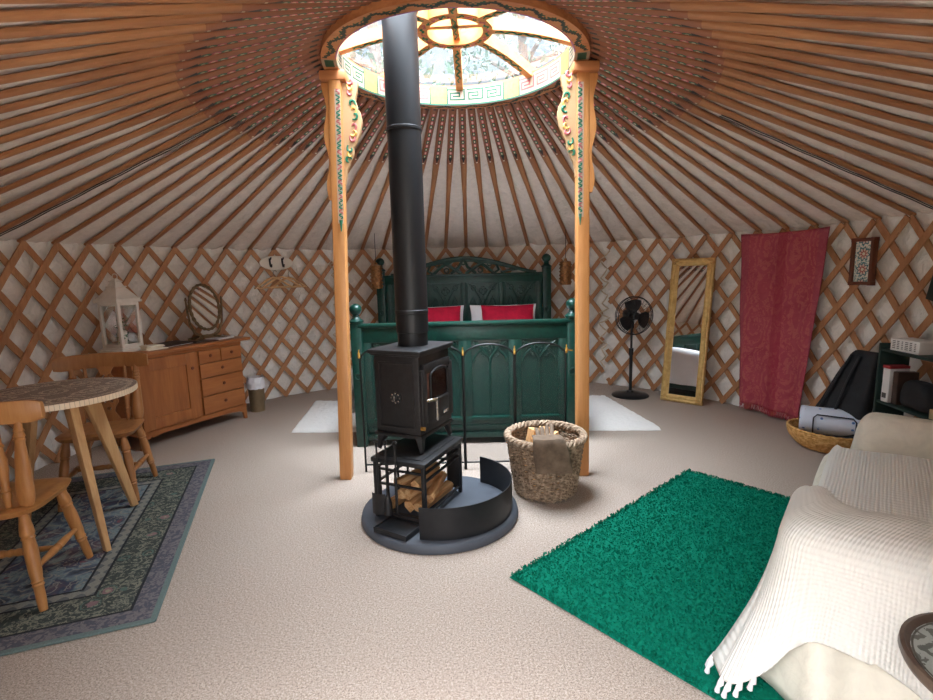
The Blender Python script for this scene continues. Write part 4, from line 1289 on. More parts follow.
# dresser: local +x along the front towards the right end, -y is the front
DA = atan2(.893, .45)
DW, DD, DH_ = 1.06, .38, .815
ds = thing('chest_of_drawers', 'orange pine sideboard with one cupboard door and a bank of drawers', 'sideboard', (-2.225 - .45 * DW / 2, 4.965 - .893 * DW / 2, 0), DA)
x0, x1 = -DW / 2, DW / 2
mb = MB(); mb.box((0, DD / 2 + .004, (.11 + DH_) / 2 - .02), (DW - .01, DD - .012, DH_ - .15)); mb.box((0, .012, .13), (DW - .01, .02, .05)); mb.box((0, .012, DH_ - .045), (DW - .01, .02, .03)); mb.build('carcase', M['dresser'], ds, bevel=.003)
mb = MB(); mb.box((.035, DD / 2 - .004, DH_ - .014), (DW + .115, DD + .050, .028)); mb.build('top_board', M['dresser'], ds, bevel=.007)
for x in (-1, 1):
    for y in (.02, DD - .03):
        mb = MB(); mb.prism([(x * (DW / 2 - .006), .115), (x * (DW / 2 - .11), .115), (x * (DW / 2 - .085), .085), (x * (DW / 2 - .045), .07), (x * (DW / 2 - .030), 0), (x * (DW / 2 - .0), 0)], y - .014, y + .014, Mx); mb.build('foot', M['dresser'], ds, bevel=.003)
mb = MB(); mb.prism([(x0 + .1, .115), (x1 - .1, .115), (x1 - .1, .088), (x1 - .2, .102), (x0 + .2, .102), (x0 + .1, .088)], .004, .02, Mx); mb.build('apron', M['dresser'], ds, smooth=False)
def knob(parent, x, z):
    m2 = MB(); m2.turned((x, -.004, z), (x, -.034, z), [(0, .010), (.3, .008), (.45, .012), (.7, .016), (.9, .013), (1, .004)], 14); m2.build('knob', M['frame'], parent)
dx0, dx1 = x0 + .03, x0 + .555; dz0, dz1 = .155, DH_ - .062
mb = MB()
for c, d in (((dx0 + .05, -.006, (dz0 + dz1) / 2), (.10, .024, dz1 - dz0)), ((dx1 - .05, -.006, (dz0 + dz1) / 2), (.10, .024, dz1 - dz0)), (((dx0 + dx1) / 2, -.006, dz1 - .05), (dx1 - dx0 - .2, .024, .10)), (((dx0 + dx1) / 2, -.006, dz0 + .05), (dx1 - dx0 - .2, .024, .10))): mb.box(c, d)
dd = mb.build('door', M['dresserv'], ds, bevel=.002)
mb = MB(); mb.box(((dx0 + dx1) / 2, .002, (dz0 + dz1) / 2), (dx1 - dx0 - .19, .012, dz1 - dz0 - .19)); mb.build('door_panel', M['dresserv'], dd)
knob(dd, dx1 - .05, dz1 - .14)
gx0, gx1 = dx1 + .03, x1 - .028
zs = [.155, .325, .495, .63, DH_ - .062]
for k in range(4):
    a, b = zs[k] + .004, zs[k + 1] - .004
    for q in range(2 if k == 3 else 1):
        xa, xb = (gx0, gx1) if k < 3 else ((gx0, (gx0 + gx1) / 2 - .004), ((gx0 + gx1) / 2 + .004, gx1))[q]
        mb = MB(); mb.box(((xa + xb) / 2, -.005, (a + b) / 2), (xb - xa, .022, b - a)); dw = mb.build('drawer', M['dresser'], ds, bevel=.004); knob(dw, (xa + xb) / 2, (a + b) / 2 + .006)
# things on the dresser
def on_d(t, depth): return (ds.location.x + cos(DA) * (x1 - t) - sin(DA) * depth, ds.location.y + sin(DA) * (x1 - t) + cos(DA) * depth)
lx, ly = on_d(.965, .24)
ln = thing('candle_lantern', 'tall white wooden lantern with glass sides on the left of the sideboard', 'lantern', (lx, ly, DH_), radians(76))
ln.scale = (1.04, 1.04, .98)
mb = MB(); mb.box((0, 0, .014), (.235, .235, .028)); mb.box((0, 0, .034), (.205, .205, .014)); mb.build('base', M['white_paint'], ln, bevel=.004)
lh = .42
mb = MB()
for x in (-1, 1):
    for y in (-1, 1): mb.box((x * .085, y * .085, .04 + (lh - .04) / 2), (.024, .024, lh - .04))
for z in (.055, lh - .012):
    for x in (-1, 1): mb.box((x * .085, 0, z), (.022, .15, .03)); mb.box((0, x * .085, z), (.15, .022, .03))
mb.build('frame', M['white_paint'], ln, bevel=.002)
for k in range(4):
    a = k * pi / 2; mb = MB(); mb.box((.085 * cos(a), .085 * sin(a), .23), (.003, .148, .33), rz=a); mb.build('glass', M['lglass'], ln, smooth=False)
mb = MB(); mb.box((0, 0, lh + .010), (.232, .232, .022)); mb.box((0, 0, lh + .026), (.215, .215, .012))
def pyr(z0, z1, w0, w1):
    vs = [(sx * w0 / 2, sy * w0 / 2, z0) for sx, sy in ((-1, -1), (1, -1), (1, 1), (-1, 1))] + [(sx * w1 / 2, sy * w1 / 2, z1) for sx, sy in ((-1, -1), (1, -1), (1, 1), (-1, 1))]
    mb.add(vs, [(3, 2, 1, 0), (4, 5, 6, 7)] + [(j, (j + 1) % 4, 4 + (j + 1) % 4, 4 + j) for j in range(4)])
pyr(lh + .030, lh + .125, .205, .085); pyr(lh + .125, lh + .135, .10, .10); pyr(lh + .135, lh + .17, .075, .055); pyr(lh + .17, lh + .178, .07, .07); pyr(lh + .178, lh + .20, .055, .02)
mb.tube(arc((0, lh + .215), .022, 0, 360, 16), .004, 6)
mb.build('roof', M['white_paint'], ln, bevel=.003)
mb = MB(); mb.tube([(.1, .03, .22), (.112, .03, .22)], .006, 8); mb.build('latch', M['brass'], ln)
mb = MB(); mb.lathe([(.001, 0), (.034, 0), (.034, .13), (.028, .136), (.001, .132)], 24, cap=False); mb.tube([(0, 0, .13), (0, .002, .146)], .0015, 5)
tag(mb.build('candle', M['candle'], loc=(lx, ly, DH_ + .042)), 'ivory pillar candle standing inside the white lantern', 'candle')
mb = MB(); random.seed(4)
for k in range(26):
    a = random.uniform(0, 6.28); z = .01 + .22 * k / 26; r = .048 + random.uniform(-.008, .012); p = Vector((r * cos(a), r * sin(a), z)); d = Vector((random.uniform(-.02, .02), random.uniform(-.02, .02), .018)); w = Vector((-sin(a), cos(a), 0)) * .009
    mb.add([p, p + d * .5 + w, p + d, p + d * .5 - w], [(0, 1, 2, 3)])
mb.tube([(.05 * cos(i * .5), .05 * sin(i * .5), .0 + .22 * i / 26) for i in range(27)], .002, 5)
tag(mb.build('ivy_sprig', M['leafgreen'], loc=(lx, ly, DH_ + .042), smooth=False), 'sprig of green ivy inside the white lantern', 'sprig')
# stack of pale coasters
for k in range(4):
    cx, cy = on_d(.815 + .012 * (k % 2), .085 + .006 * (k % 3)); mb = MB(); mb.box((0, 0, .005), (.14 if k else .18, .13, .009))
    tag(mb.build('coaster', M['beige'] if False else M['candle'], loc=(cx, cy, DH_ + .0005 + .010 * k), rz=DA + radians((4, -7, 12, -3)[k]), bevel=.002), ('cream coaster at the bottom of the stack beside the lantern', 'cream coaster second from bottom of the stack beside the lantern', 'cream coaster second from top of the stack beside the lantern', 'cream coaster on top of the stack beside the lantern')[k], 'coaster', 'cream coasters on the sideboard')
cx, cy = on_d(.60, .16); t = thing('menu_folder', 'dark brown leather folder lying on the sideboard beside the coasters', 'folder', (cx, cy, DH_), DA + radians(12))
mb = MB(); mb.box((0, 0, .004), (.30, .20, .006)); mb.box((.0, 0, .020), (.30, .20, .005), M=Matrix.Rotation(radians(4), 3, 'X')); mb.tube([(-.15, .1, .010), (.15, .1, .010)], .010, 8); mb.build('cover', M['leather'], t, bevel=.002)
mb = MB(); mb.box((0, -.004, .010), (.28, .185, .006)); mb.build('pages', M['paper'], t)
cx, cy = on_d(.33, .10); mb = MB(); mb.box((0, 0, .006), (.22, .13, .012)); tag(mb.build('black_booklet', M['leather'], loc=(cx, cy, DH_ + .0005), rz=DA + radians(-5), bevel=.003), 'thin dark booklet lying in front of the oval mirror', 'booklet')
cx, cy = on_d(.13, .15); t = thing('guest_book', 'slim silver-grey book lying near the right end of the sideboard', 'book', (cx, cy, DH_), DA + radians(8))
mb = MB(); mb.box((0, 0, .003), (.24, .17, .004)); mb.box((0, 0, .018), (.24, .17, .004)); mb.box((-.12, 0, .0105), (.004, .17, .018)); mb.build('cover', M['silver'], t, bevel=.001)
mb = MB(); mb.box((0.002, 0, .0105), (.225, .160, .011)); mb.build('pages', M['paper'], t)
# oval toilet mirror
cx, cy = on_d(.205, .21); ov = thing('oval_mirror', 'antique gilt oval tilting mirror on a stand on the sideboard', 'mirror', (cx, cy, DH_), DA + radians(-12))
OA, OB, OZ = .135, .215, .315; tilt = Matrix.Translation((0, 0, OZ)) @ Matrix.Rotation(radians(-9), 4, 'X')
mb = MB(); mb.tube([tilt @ Vector((OA * cos(2 * pi * i / 48), 0, OB * sin(2 * pi * i / 48))) for i in range(48)], [.014 + .003 * cos(pi * i) for i in range(48)], 8, closed=True)
fr = mb.build('oval_frame', M['oldgold'], ov)
mb = MB()
mb.add([tilt @ Vector((OA * cos(2 * pi * i / 48), -.004, OB * sin(2 * pi * i / 48))) for i in range(48)], [tuple(range(48))]); mb.build('glass', M['mirror'], ov, smooth=False)
mb = MB(); mb.add([tilt @ Vector((OA * cos(2 * pi * i / 48), .006, OB * sin(2 * pi * i / 48))) for i in range(48)], [tuple(range(48))]); mb.build('backing', M['leather'], ov, smooth=False)
mb = MB()
for sg in (-1, 1):
    mb.tube([(sg * .04, 0, .03), (sg * .11, 0, .07), (sg * .150, 0, .16), (sg * .163, 0, OZ), (sg * .166, 0, OZ + .07)], [.016, .014, .011, .010, .008], 10)
    mb.tube([(sg * .166, 0, OZ + .07), (sg * .166, 0, OZ + .10)], [.013, .005], 8); mb.tube([(sg * .163, 0, OZ), (sg * .138, 0, OZ)], .007, 8)
    mb.tube([(sg * .05, 0, .04), (sg * .10, -.06, .02), (sg * .15, -.08, .012)], [.018, .014, .012], 8); mb.tube([(sg * .05, 0, .04), (sg * .10, .06, .02), (sg * .15, .08, .012)], [.018, .014, .012], 8)
mb.lathe([(.001, .0), (.075, .0), (.078, .012), (.05, .03), (.03, .05), (.001, .055)], 20, cap=False, sx=1.4, sy=.7)
mb.tube(arc((0, .065), .045, 200, 340, 10), .012, 8)
mb.build('stand', M['oldgold'], ov)
# bin
bn = thing('waste_bin', 'small bronze waste bin with a white bag, beside the sideboard', 'bin', (-2.235, 5.235, 0))
mb = MB(); mb.lathe([(.001, .004), (.070, .004), (.073, 0), (.083, .31), (.086, .315), (.080, .31), (.068, .012), (.001, .012)], 32, cap=False); mb.build('bucket', M['binmetal'], bn)
mb = MB(); mb.grid(lambda u, v: ((.090 + .010 * N3(u * 14, v * 3, 2) - .03 * max(0, v - .6)) * cos(2 * pi * u), (.090 + .010 * N3(u * 14, v * 3, 2) - .03 * max(0, v - .6)) * sin(2 * pi * u), .245 + .12 * v + .020 * N3(u * 9, 1, 5) * (1 if v < .2 or v > .8 else 0)), 48, 8, cu=True); mb.build('bag', M['binliner'], bn)
# hook plaque and hangers on the trellis
aH = radians(-40.3)
def on_wall(a, r, z): return wpt(a, r, z)
pq = thing('hook_plaque', 'oval white ceramic plaque with two black hooks on the trellis', 'coat hook', wpt(aH, WR - .072, 1.555), -aH)
mb = MB(); mb.lathe([(.001, -.008), (.185, -.008), (.19, 0), (.185, .008), (.001, .010)], 40, cap=False)
mb.v = [(p[0], -p[2], p[1] * .42) for p in mb.v]; mb.build('plate', M['ceramic'], pq, ang=50)
for x in (-.075, .065):
    mb = MB(); mb.tube([(x, -.012, .05), (x, -.018, .0), (x, -.03, -.04), (x, -.055, -.045), (x, -.06, -.015)], [.010, .010, .009, .008, .010], 8); mb.tube([(x, -.014, .03), (x, -.05, .045), (x, -.055, .06)], [.008, .007, .009], 8); mb.build('hook', M['blackplastic'], pq)
def hanger(x, rz, z, label, r=.135):
    p = wpt(aH + x / WR, WR - r, z); h = thing('coat_hanger', label, 'coat hanger', p, -aH + rz, 'wooden coat hangers below the plaque')
    m2 = MB(); m2.tube([(-.215, 0, -.125), (-.17, 0, -.100), (-.06, 0, -.030), (0, 0, -.012), (.06, 0, -.030), (.17, 0, -.100), (.215, 0, -.125)], [.010, .013, .015, .015, .015, .013, .010], 8, flat=.7); m2.build('shoulder', M['hangerwood'], h)
    m2 = MB(); m2.tube([(-.195, 0, -.122), (.195, 0, -.122)], .006, 8); m2.build('trouser_bar', M['hangerwood'], h)
    m2 = MB(); m2.tube([(0, 0, -.01), (0, 0, .035)] + [(.022 * (1 - cos(a)) - .0, 0, .035 + .022 * sin(a) * 1.3) for a in [pi * i / 10 for i in range(1, 9)]], .003, 6); m2.build('hook', M['chrome'], h)
hanger(-.09, radians(3), 1.405, 'wooden coat hanger hanging in front, below the left hook of the plaque', .185)
hanger(.02, radians(-3), 1.412, 'wooden coat hanger crossing behind, below the right hook of the plaque', .142)
hanger(.12, radians(3), 1.40, 'wooden coat hanger reaching furthest right below the plaque', .10)
# ------------------------------------------------------------------ right side
# green shag rug
gc = [Vector((1.51, 3.326, .0)), Vector((.169, 2.146, .0))]
uu = (gc[0] - gc[1]).normalized(); vv = Vector((uu.y, -uu.x, 0)); GL = (gc[0] - gc[1]).length; GW = 1.18
GO = gc[1]
mb = MB(); random.seed(21)
mb.grid(lambda u, v: GO + uu * (GL * u) + vv * (GW * v) + Vector((0, 0, .004 + .010 * min(1, min(u, 1 - u, v, 1 - v) / .02) ** .5)), 40, 30)
vs = mb.v; fs = mb.f; ms = mb.m
NT = 32000
for i in range(NT):
    a, b = random.uniform(-.003, GL + .003), random.uniform(-.003, GW + .003)
    if b > 1.02: continue
    p = GO + uu * a + vv * b
    th = random.uniform(0, 6.283); ln_ = random.uniform(.005, .012); k = len(vs)
    w = .004
    dx_, dy_ = cos(th), sin(th); lean = random.uniform(.002, .010); ph = random.uniform(0, 6.283)
    q = (p.x + lean * cos(ph), p.y + lean * sin(ph), .010 + ln_)
    vs += [(p.x - w * dx_, p.y - w * dy_, .008), (p.x + w * dx_, p.y + w * dy_, .008), (q[0] + w * .8 * dx_, q[1] + w * .8 * dy_, q[2]), (q[0] - w * .8 * dx_, q[1] - w * .8 * dy_, q[2])]
    fs.append((k, k + 1, k + 2, k + 3)); ms.append(0)
tag(mb.build('shag_rug', M['green_shag'], smooth=False), 'rectangular emerald green shag rug in front of the cream sofa', 'rug')

# sofa: local x along the front (near end to far end), y from front to back
SA = atan2(.768, .64); SO = (.985, 1.43)
# local +x = (.64,.768); local +y = (-.768,.64) = forward; depth runs to -y
sf = thing('sofa', 'two-seat sofa in loose ivory covers at the right, seen from its end', 'sofa', (SO[0], SO[1], 0), SA)
AW, AH, SL, SD = .26, .625, 1.66, .86
def wob(s, f=3.0):
    def fn(p): return (p.x, p.y, p.z + s * N3(p.x * f, p.y * f, p.z * f + 3) * (1 if p.z > 0 else .3))
    return fn
mb = MB(); mb.rbox((SL / 2, -SD / 2, .235), (SL - .08, SD - .06, .33), .04, 4); mb.build('base', M['ivory'], sf, ang=60)
for nm, x in (('near', AW / 2), ('far', SL - AW / 2)):
    mb = MB()
    def af(p, x=x):
        f = .5 - p.y / SD     # 0 front .. 1 back
        z = p.z; yy = p.y
        if p.y > 0: yy -= .10 * max(0, (p.z + .3) / .6) * 1.0 * max(0, p.y / (SD / 2)) ** 2
        return (p.x + .014 * N3(p.y * 3, p.z * 3, x * 5), yy + .010 * N3(p.x * 4, p.z * 4, 2), z + .012 * N3(p.x * 4, p.y * 3, x * 7) * (1 if p.z > 0 else 0))
    mb.rbox((x, -SD / 2, .05 + (AH - .05) / 2), (AW, SD, AH - .05), .105, 7, fn=af); mb.build('arm', M['ivory'], sf, ang=70)
mb = MB(); mb.rbox((SL / 2, -SD + .10, .49), (SL - .06, .26, .72), .11, 6, fn=wob(.015)); mb.build('backrest', M['ivory'], sf, ang=70)
for k in range(2):
    mb = MB(); wd = (SL - 2 * AW) / 2; mb.rbox((AW + wd * (k + .5), -.36, .375), (wd + .01, .62, .15), .055, 6, fn=wob(.012, 4)); mb.build('seat_cushion', M['ivory'], sf, ang=70)
# skirt with folds, bottom valance
mb = MB()
def skirt(u, v):
    # runs from back of the near end, round the front corner, along the front, to the back of the far end
    per = [(0, -SD), (0, -.02), (.02, 0), (SL - .02, 0), (SL, -.02), (SL, -SD)]
    L = [0]
    for i in range(5): L.append(L[-1] + hypot(per[i + 1][0] - per[i][0], per[i + 1][1] - per[i][1]))
    s = u * L[-1]
    for i in range(5):
        if s <= L[i + 1] + 1e-9: break
    f = (s - L[i]) / (L[i + 1] - L[i]); x = per[i][0] + (per[i + 1][0] - per[i][0]) * f; y = per[i][1] + (per[i + 1][1] - per[i][1]) * f
    nx, ny = ((-1, 0), (-.7, .7), (0, 1), (.7, .7), (1, 0))[i]
    z = .36 - .33 * v; e = .016 + v ** .45 * (.050 + .036 * sin(s * 36 + 5 * N3(s * 2, 0, 1)) + .024 * N3(s * 9, v * 2, 4))
    return (x + nx * e, y + ny * e, z)
mb.grid(skirt, 170, 8); o = mb.build('skirt', M['ivory'], sf, ang=80); md = o.modifiers.new('thickness', 'SOLIDIFY'); md.thickness = .004
# cream throw over the near arm
def thr(u, v):
    """u: along the hem path, from the arm front's inner edge round the outer front corner to the back;
    v: from the ridge inside the arm, over the top and down to the hem"""
    path = [(AW + .02, .035), (.05, .035), (-.035, -.05), (-.035, -SD + .06)]
    top = [(AW + .015, -.10), (AW - .02, -.16), (AW + .005, -.24), (AW + .005, -SD + .06)]
    Lc = [0, .24, .36, 1.0]
    for i in range(3):
        if u <= Lc[i + 1] + 1e-9: break
    f = (u - Lc[i]) / (Lc[i + 1] - Lc[i])
    P = Vector((path[i][0] + (path[i + 1][0] - path[i][0]) * f, path[i][1] + (path[i + 1][1] - path[i][1]) * f, 0))
    if i == 1:     # round corner
        a = f * pi / 2; P = Vector((.05 - .085 * sin(a), -.05 + .085 * cos(a), 0))
    T = Vector((top[i][0] + (top[i + 1][0] - top[i][0]) * f, top[i][1] + (top[i + 1][1] - top[i][1]) * f, 0))
    N = (P - T); N.z = 0; N = N.normalized()
    if i == 0: N = Vector((0, 1, 0)).lerp(Vector((-.4, .9, 0)), f).normalized()
    elif i == 2: N = Vector((-.75, .66, 0)).lerp(Vector((-1, 0, 0)), min(1, f * 4)).normalized()
    # hem height along the path
    if u < .24: hem = .075
    elif u < .36: hem = .075 + .19 * max(0, (u - .27) / .09) ** 1.5
    elif u < .50: hem = .265 + .055 * (1 - ((u - .45) / .09) ** 2)
    else: hem = .315 - .26 * ((u - .5) / .5) ** .8
    ZT = AH + .014
    # profile: across the top, shoulder, then down
    if v < .30:
        k = v / .30; sh = T.lerp(P, .62 * k); z = ZT + .010 * sin(pi * k) + .012 * N3(u * 8, v * 5, 1) - .055 * (1 - k) ** 3
        drop = 0; pos = sh
        flare = 0
    elif v < .50:
        k = (v - .30) / .20; a = k * pi / 2; S0 = T.lerp(P, .62); pos = S0.lerp(P, sin(a)); z = ZT - .09 * (1 - cos(a)); flare = 0
    else:
        k = (v - .50) / .50; z = (ZT - .09) + (hem - (ZT - .09)) * k
        flare = k * (.055 if u < .36 else .03)
        if u < .36: flare += .10 * k * k * math.exp(-((u - .23) / .09) ** 2)
        flare += .018 * k * sin(u * 30 + 2 * N3(u * 3, 0, 5)) + .012 * k * N3(u * 11, k * 2, 8)
        pos = P
    pos = pos + N * (flare + .012)
    return (pos.x, pos.y, z)
mb = MB(); mb.grid(thr, 120, 44)
o = mb.build('throw_blanket', M['throw'], loc=(SO[0], SO[1], 0), rz=SA, ang=80)
uvl = o.data.uv_layers.new(name='UVMap')
nvv = 45
for poly in o.data.polygons:
    for li in poly.loop_indices:
        vi = o.data.loops[li].vertex_index; uvl.data[li].uv = (vi // nvv / 120 * 1.6, vi % nvv / 44 * 1.0)
md = o.modifiers.new('thickness', 'SOLIDIFY'); md.thickness = .006; md.offset = 1
thb = thing('cream_throw', 'cream waffle-weave throw with tasselled hem draped over the near sofa arm', 'throw', (SO[0], SO[1], 0), SA)
o.location = (0, 0, 0); o.rotation_euler = (0, 0, 0); o.parent = thb; o.name = 'cloth'
random.seed(8)
for k in range(17):
    u = .02 + .29 * k / 16; p = Vector(thr(u, 1.0)); m2 = MB()
    q = p + Vector((random.uniform(-.012, .012), random.uniform(-.004, .018), 0))
    m2.tube([p + Vector((0, 0, .006)), p.lerp(q, .4) + Vector((0, 0, -.018)), q + Vector((0, 0, -.03)), q + Vector((.004, .004, -.055))], [.006, .010, .006, .009], 7)
    m2.build('tassel', M['cotton'], thb)
# ribbed throw over the seat
def seatthrow(u, v):
    x = AW + .004 + (SL - 2 * AW - .008) * u; s = v
    if s < .8: y = -.62 + .60 * s / .8; z = .468 + .014 * N3(x * 4, y * 4, 6)
    else: k = (s - .8) / .2; y = -.02 + .035 * sin(k * pi / 2); z = .468 - .10 * k * k - .05 * k
    z += .012 * sin(pi * u) ** .3
    return (x, y, z)
mb = MB(); mb.grid(seatthrow, 50, 40); o = mb.build('seat_throw', M['throw'], loc=(SO[0], SO[1], 0), rz=SA, ang=80)
uvl = o.data.uv_layers.new(name='UVMap')
for poly in o.data.polygons:
    for li in poly.loop_indices:
        vi = o.data.loops[li].vertex_index; uvl.data[li].uv = (vi % 41 / 40 * .8, vi // 41 / 50 * 1.2)
md = o.modifiers.new('thickness', 'SOLIDIFY'); md.thickness = .006; md.offset = 1
tag(o, 'ribbed white cover spread over the sofa seat between the two arms', 'throw')
def s_at(x, y, z=0): return (SO[0] + .64 * x - .768 * y, SO[1] + .768 * x + .64 * y, z)
pillow('patterned_cushion', M['ikat'], .40, .40, .13, s_at(1.22, -.585, .66), (radians(-28), radians(0), SA + pi + radians(18)), 'brown, red and white patterned cushion in the far corner of the sofa', 'cushion', None)
# tray table
tt = thing('tray_table', 'round brown table with a pale inlaid metal tray top, cut by the right corner', 'side table', (1.155, .935, 0))
mb = MB(); mb.lathe([(.001, .500), (.19, .500), (.202, .506), (.208, .520), (.206, .534), (.198, .536), (.188, .524), (.001, .522)], 56, cap=False); mb.build('wooden_rim', M['traywood'], tt, ang=50)
mb = MB(); mb.grid(lambda u, v: (.186 * v * cos(2 * pi * u), .186 * v * sin(2 * pi * u), .524 + .0005 * v), 56, 6, cu=True); mb.build('inlay', M['tray'], tt)
for k in range(3):
    a = radians(40 + 120 * k); mb = MB(); mb.turned((.13 * cos(a), .13 * sin(a), .502), (.17 * cos(a + .9), .17 * sin(a + .9), .0), [(0, .014), (.3, .017), (.5, .013), (.7, .016), (1, .011)], 10); mb.build('leg', M['traywood'], tt)

# standing gilt mirror leaning on the trellis
ML, MR_ = Vector((2.065, 5.26, 0)), Vector((2.375, 4.965, 0))
md_ = (MR_ - ML); MW = md_.length; md_.normalize(); nb = Vector((md_.y, -md_.x, 0)); nb = -nb if nb.y < 0 else nb      # away from the camera
mr = thing('cheval_mirror', 'tall gilt framed mirror leaning on the trellis beside the fan', 'mirror', ((ML + MR_) / 2).to_tuple(), atan2(md_.y, md_.x))
lean = radians(7.5); MH = 1.49
tm = Matrix.Rotation(-lean, 4, 'X')
def tp(x, y, z): return tm @ Vector((x, y, z))
FWd = .075
mb = MB()
w2 = MW / 2
prof = [(0, .022), (.006, .034), (.02, .040), (.035, .030), (.05, .034), (.062, .026), (.075, .012)]
# mitred frame of a moulded section
ringp = []
for off, dep in [(0, 0)] + prof + [(.075, .002)]:
    ringp.append([(-w2 + off, -dep, off), (w2 - off, -dep, off), (w2 - off, -dep, MH - off), (-w2 + off, -dep, MH - off)])
vs = [tp(*p) for r in ringp for p in r]; fs = []
for i in range(len(ringp) - 1):
    for j in range(4): fs.append((i * 4 + j, i * 4 + (j + 1) % 4, i * 4 + 4 + (j + 1) % 4, i * 4 + 4 + j))
mb.add(vs, fs)
mb.build('frame', M['gold'], mr, ang=25)
mb = MB()
for x in (-1, 1):
    for z in (0, 1):
        for q in range(3):
            px, pz_ = x * (w2 - .03 - .025 * (q == 1)), (.03 + .025 * (q == 2)) if z == 0 else MH - .03 - .025 * (q == 2)
            mb.lathe([(.001, -.012), (.016, -.008), (.022, 0), (.016, .008), (.001, .012)], 8, tp(px, -.034, pz_), cap=False)
for q in range(-3, 4):
    mb.lathe([(.001, -.008), (.010, 0), (.001, .008)], 8, tp(-w2 + .035, -.036, MH / 2 + q * .02), cap=False); mb.lathe([(.001, -.008), (.010, 0), (.001, .008)], 8, tp(w2 - .035, -.036, MH / 2 + q * .02), cap=False)
mb.build('corner_ornament', M['gold'], mr)
mb = MB(); mb.add([tp(-w2 + .07, -.006, .07), tp(w2 - .07, -.006, .07), tp(w2 - .07, -.006, MH - .07), tp(-w2 + .07, -.006, MH - .07)], [(0, 1, 2, 3)]); mb.build('glass', M['mirror'], mr, smooth=False)
mb = MB(); mb.box(tp(0, .004, MH / 2), (MW - .01, .012, MH - .01), M=tm.to_3x3()); mb.build('backing', M['frame'], mr)

# pedestal fan
fn = thing('pedestal_fan', 'black pedestal fan standing on the carpet beside the gilt mirror', 'fan', (1.80, 5.46, 0), radians(8))
mb = MB(); mb.lathe([(.001, 0), (.195, 0), (.2, .008), (.185, .020), (.10, .034), (.04, .045), (.03, .06), (.001, .06)], 40, cap=False); mb.build('base', M['blackplastic'], fn)
mb = MB(); mb.tube([(0, 0, .05), (0, 0, .50)], .017, 14); mb.tube([(0, 0, .46), (0, 0, .53)], .024, 14); mb.tube([(0, 0, .53), (0, 0, .82)], .012, 12); mb.build('pole', M['blackplastic'], fn)
FZ = .89
mb = MB(); mb.rbox((0, .03, .80), (.07, .06, .12), .02, 4); mb.build('control_box', M['blackplastic'], fn)
mb = MB(); mb.turned((0, -.02, FZ), (0, .17, FZ + .01), [(0, .05), (.1, .065), (.5, .062), (.8, .05), (1, .03)], 20); mb.build('motor', M['blackplastic'], fn)
FR = .205
mb = MB()
for y, r in ((-.085, FR - .01), (-.06, FR), (-.03, FR)): mb.tube([(r * cos(2 * pi * i / 48), y, FZ + r * sin(2 * pi * i / 48)) for i in range(48)], .004, 6, closed=True)
for k in range(30):
    a = 2 * pi * k / 30; c, s = cos(a), sin(a)
    mb.tube([(.035 * c, -.105, FZ + .035 * s), (.12 * c, -.10, FZ + .12 * s), ((FR - .01) * c, -.075, FZ + (FR - .01) * s), (FR * c, -.045, FZ + FR * s), (.19 * c, -.01, FZ + .19 * s), (.06 * c, .015, FZ + .06 * s)], .0014, 4)
for r in (.09, .14): mb.tube([(r * cos(2 * pi * i / 36), -.103 + .02 * (r - .09) / .05 * .2, FZ + r * sin(2 * pi * i / 36)) for i in range(36)], .0014, 4, closed=True)
gr = mb.build('guard', M['blackplastic'], fn)
mb = MB(); mb.turned((0, -.112, FZ), (0, -.096, FZ), [(0, .03), (.4, .038), (1, .038)], 20); mb.build('badge', M['blackplastic'], gr)
for k in range(3):
    a0 = radians(90 + 120 * k + 8); mb = MB()
    def bl(u, v):
        r = .03 + .145 * v; w = (.42 + .46 * sin(pi * min(1, v * .72 + .1))) ; a = a0 + (u - .5) * w * 1.55
        return (r * cos(a), -.055 + .03 * (u - .5), FZ + r * sin(a))
    mb.grid(bl, 10, 10); o = mb.build('blade', M['blackplastic'], fn); md = o.modifiers.new('thickness', 'SOLIDIFY'); md.thickness = .003
mb = MB(); mb.tube([(0, -.075, FZ), (0, -.03, FZ)], .032, 16); mb.build('hub', M['blackplastic'], fn)

# red paisley hanging
aL, aR = radians(61.5), radians(76.8)
def hang(u, v):
    z = 1.685 - 1.60 * v; k = .055 * v
    a = aL + (aR - aL) * (u * (1 - .27 * v) + .12 * v)
    r = WR - .085 - .020 * sin(u * 15 + 1.5 * N3(u * 2, v * 1.5, 3)) * (.35 + .65 * v) - .018 * N3(u * 4, v * 3, 6) - .025 * v
    z -= .012 * sin(u * pi) * (1 - v) - .02 * u * v * -1
    return wpt(a, r, z)
ac = (aL + aR) / 2; Cw = Vector(wpt(ac, WR - .09, .85)); Rinv = Matrix.Rotation(ac, 3, 'Z')
cl = thing('wall_hanging', 'crimson paisley cloth with fringe hanging on the trellis', 'wall hanging', Cw.to_tuple(), -ac)
mb = MB(); mb.grid(lambda u, v: Rinv @ (Vector(hang(u, v)) - Cw), 60, 60); o = mb.build('cloth', M['paisley'], cl, ang=80); md = o.modifiers.new('thickness', 'SOLIDIFY'); md.thickness = .003
mb = MB(); random.seed(5)
for k in range(95):
    p = Rinv @ (Vector(hang(k / 94, 1.0)) - Cw); mb.tube([p, p + Vector((random.uniform(-.006, .006), -.004, -.03)), p + Vector((random.uniform(-.012, .012), random.uniform(-.02, 0), -.055))], [.003, .0028, .002], 4)
o = mb.build('fringe', M['paisley'], cl); o['kind'] = 'stuff'

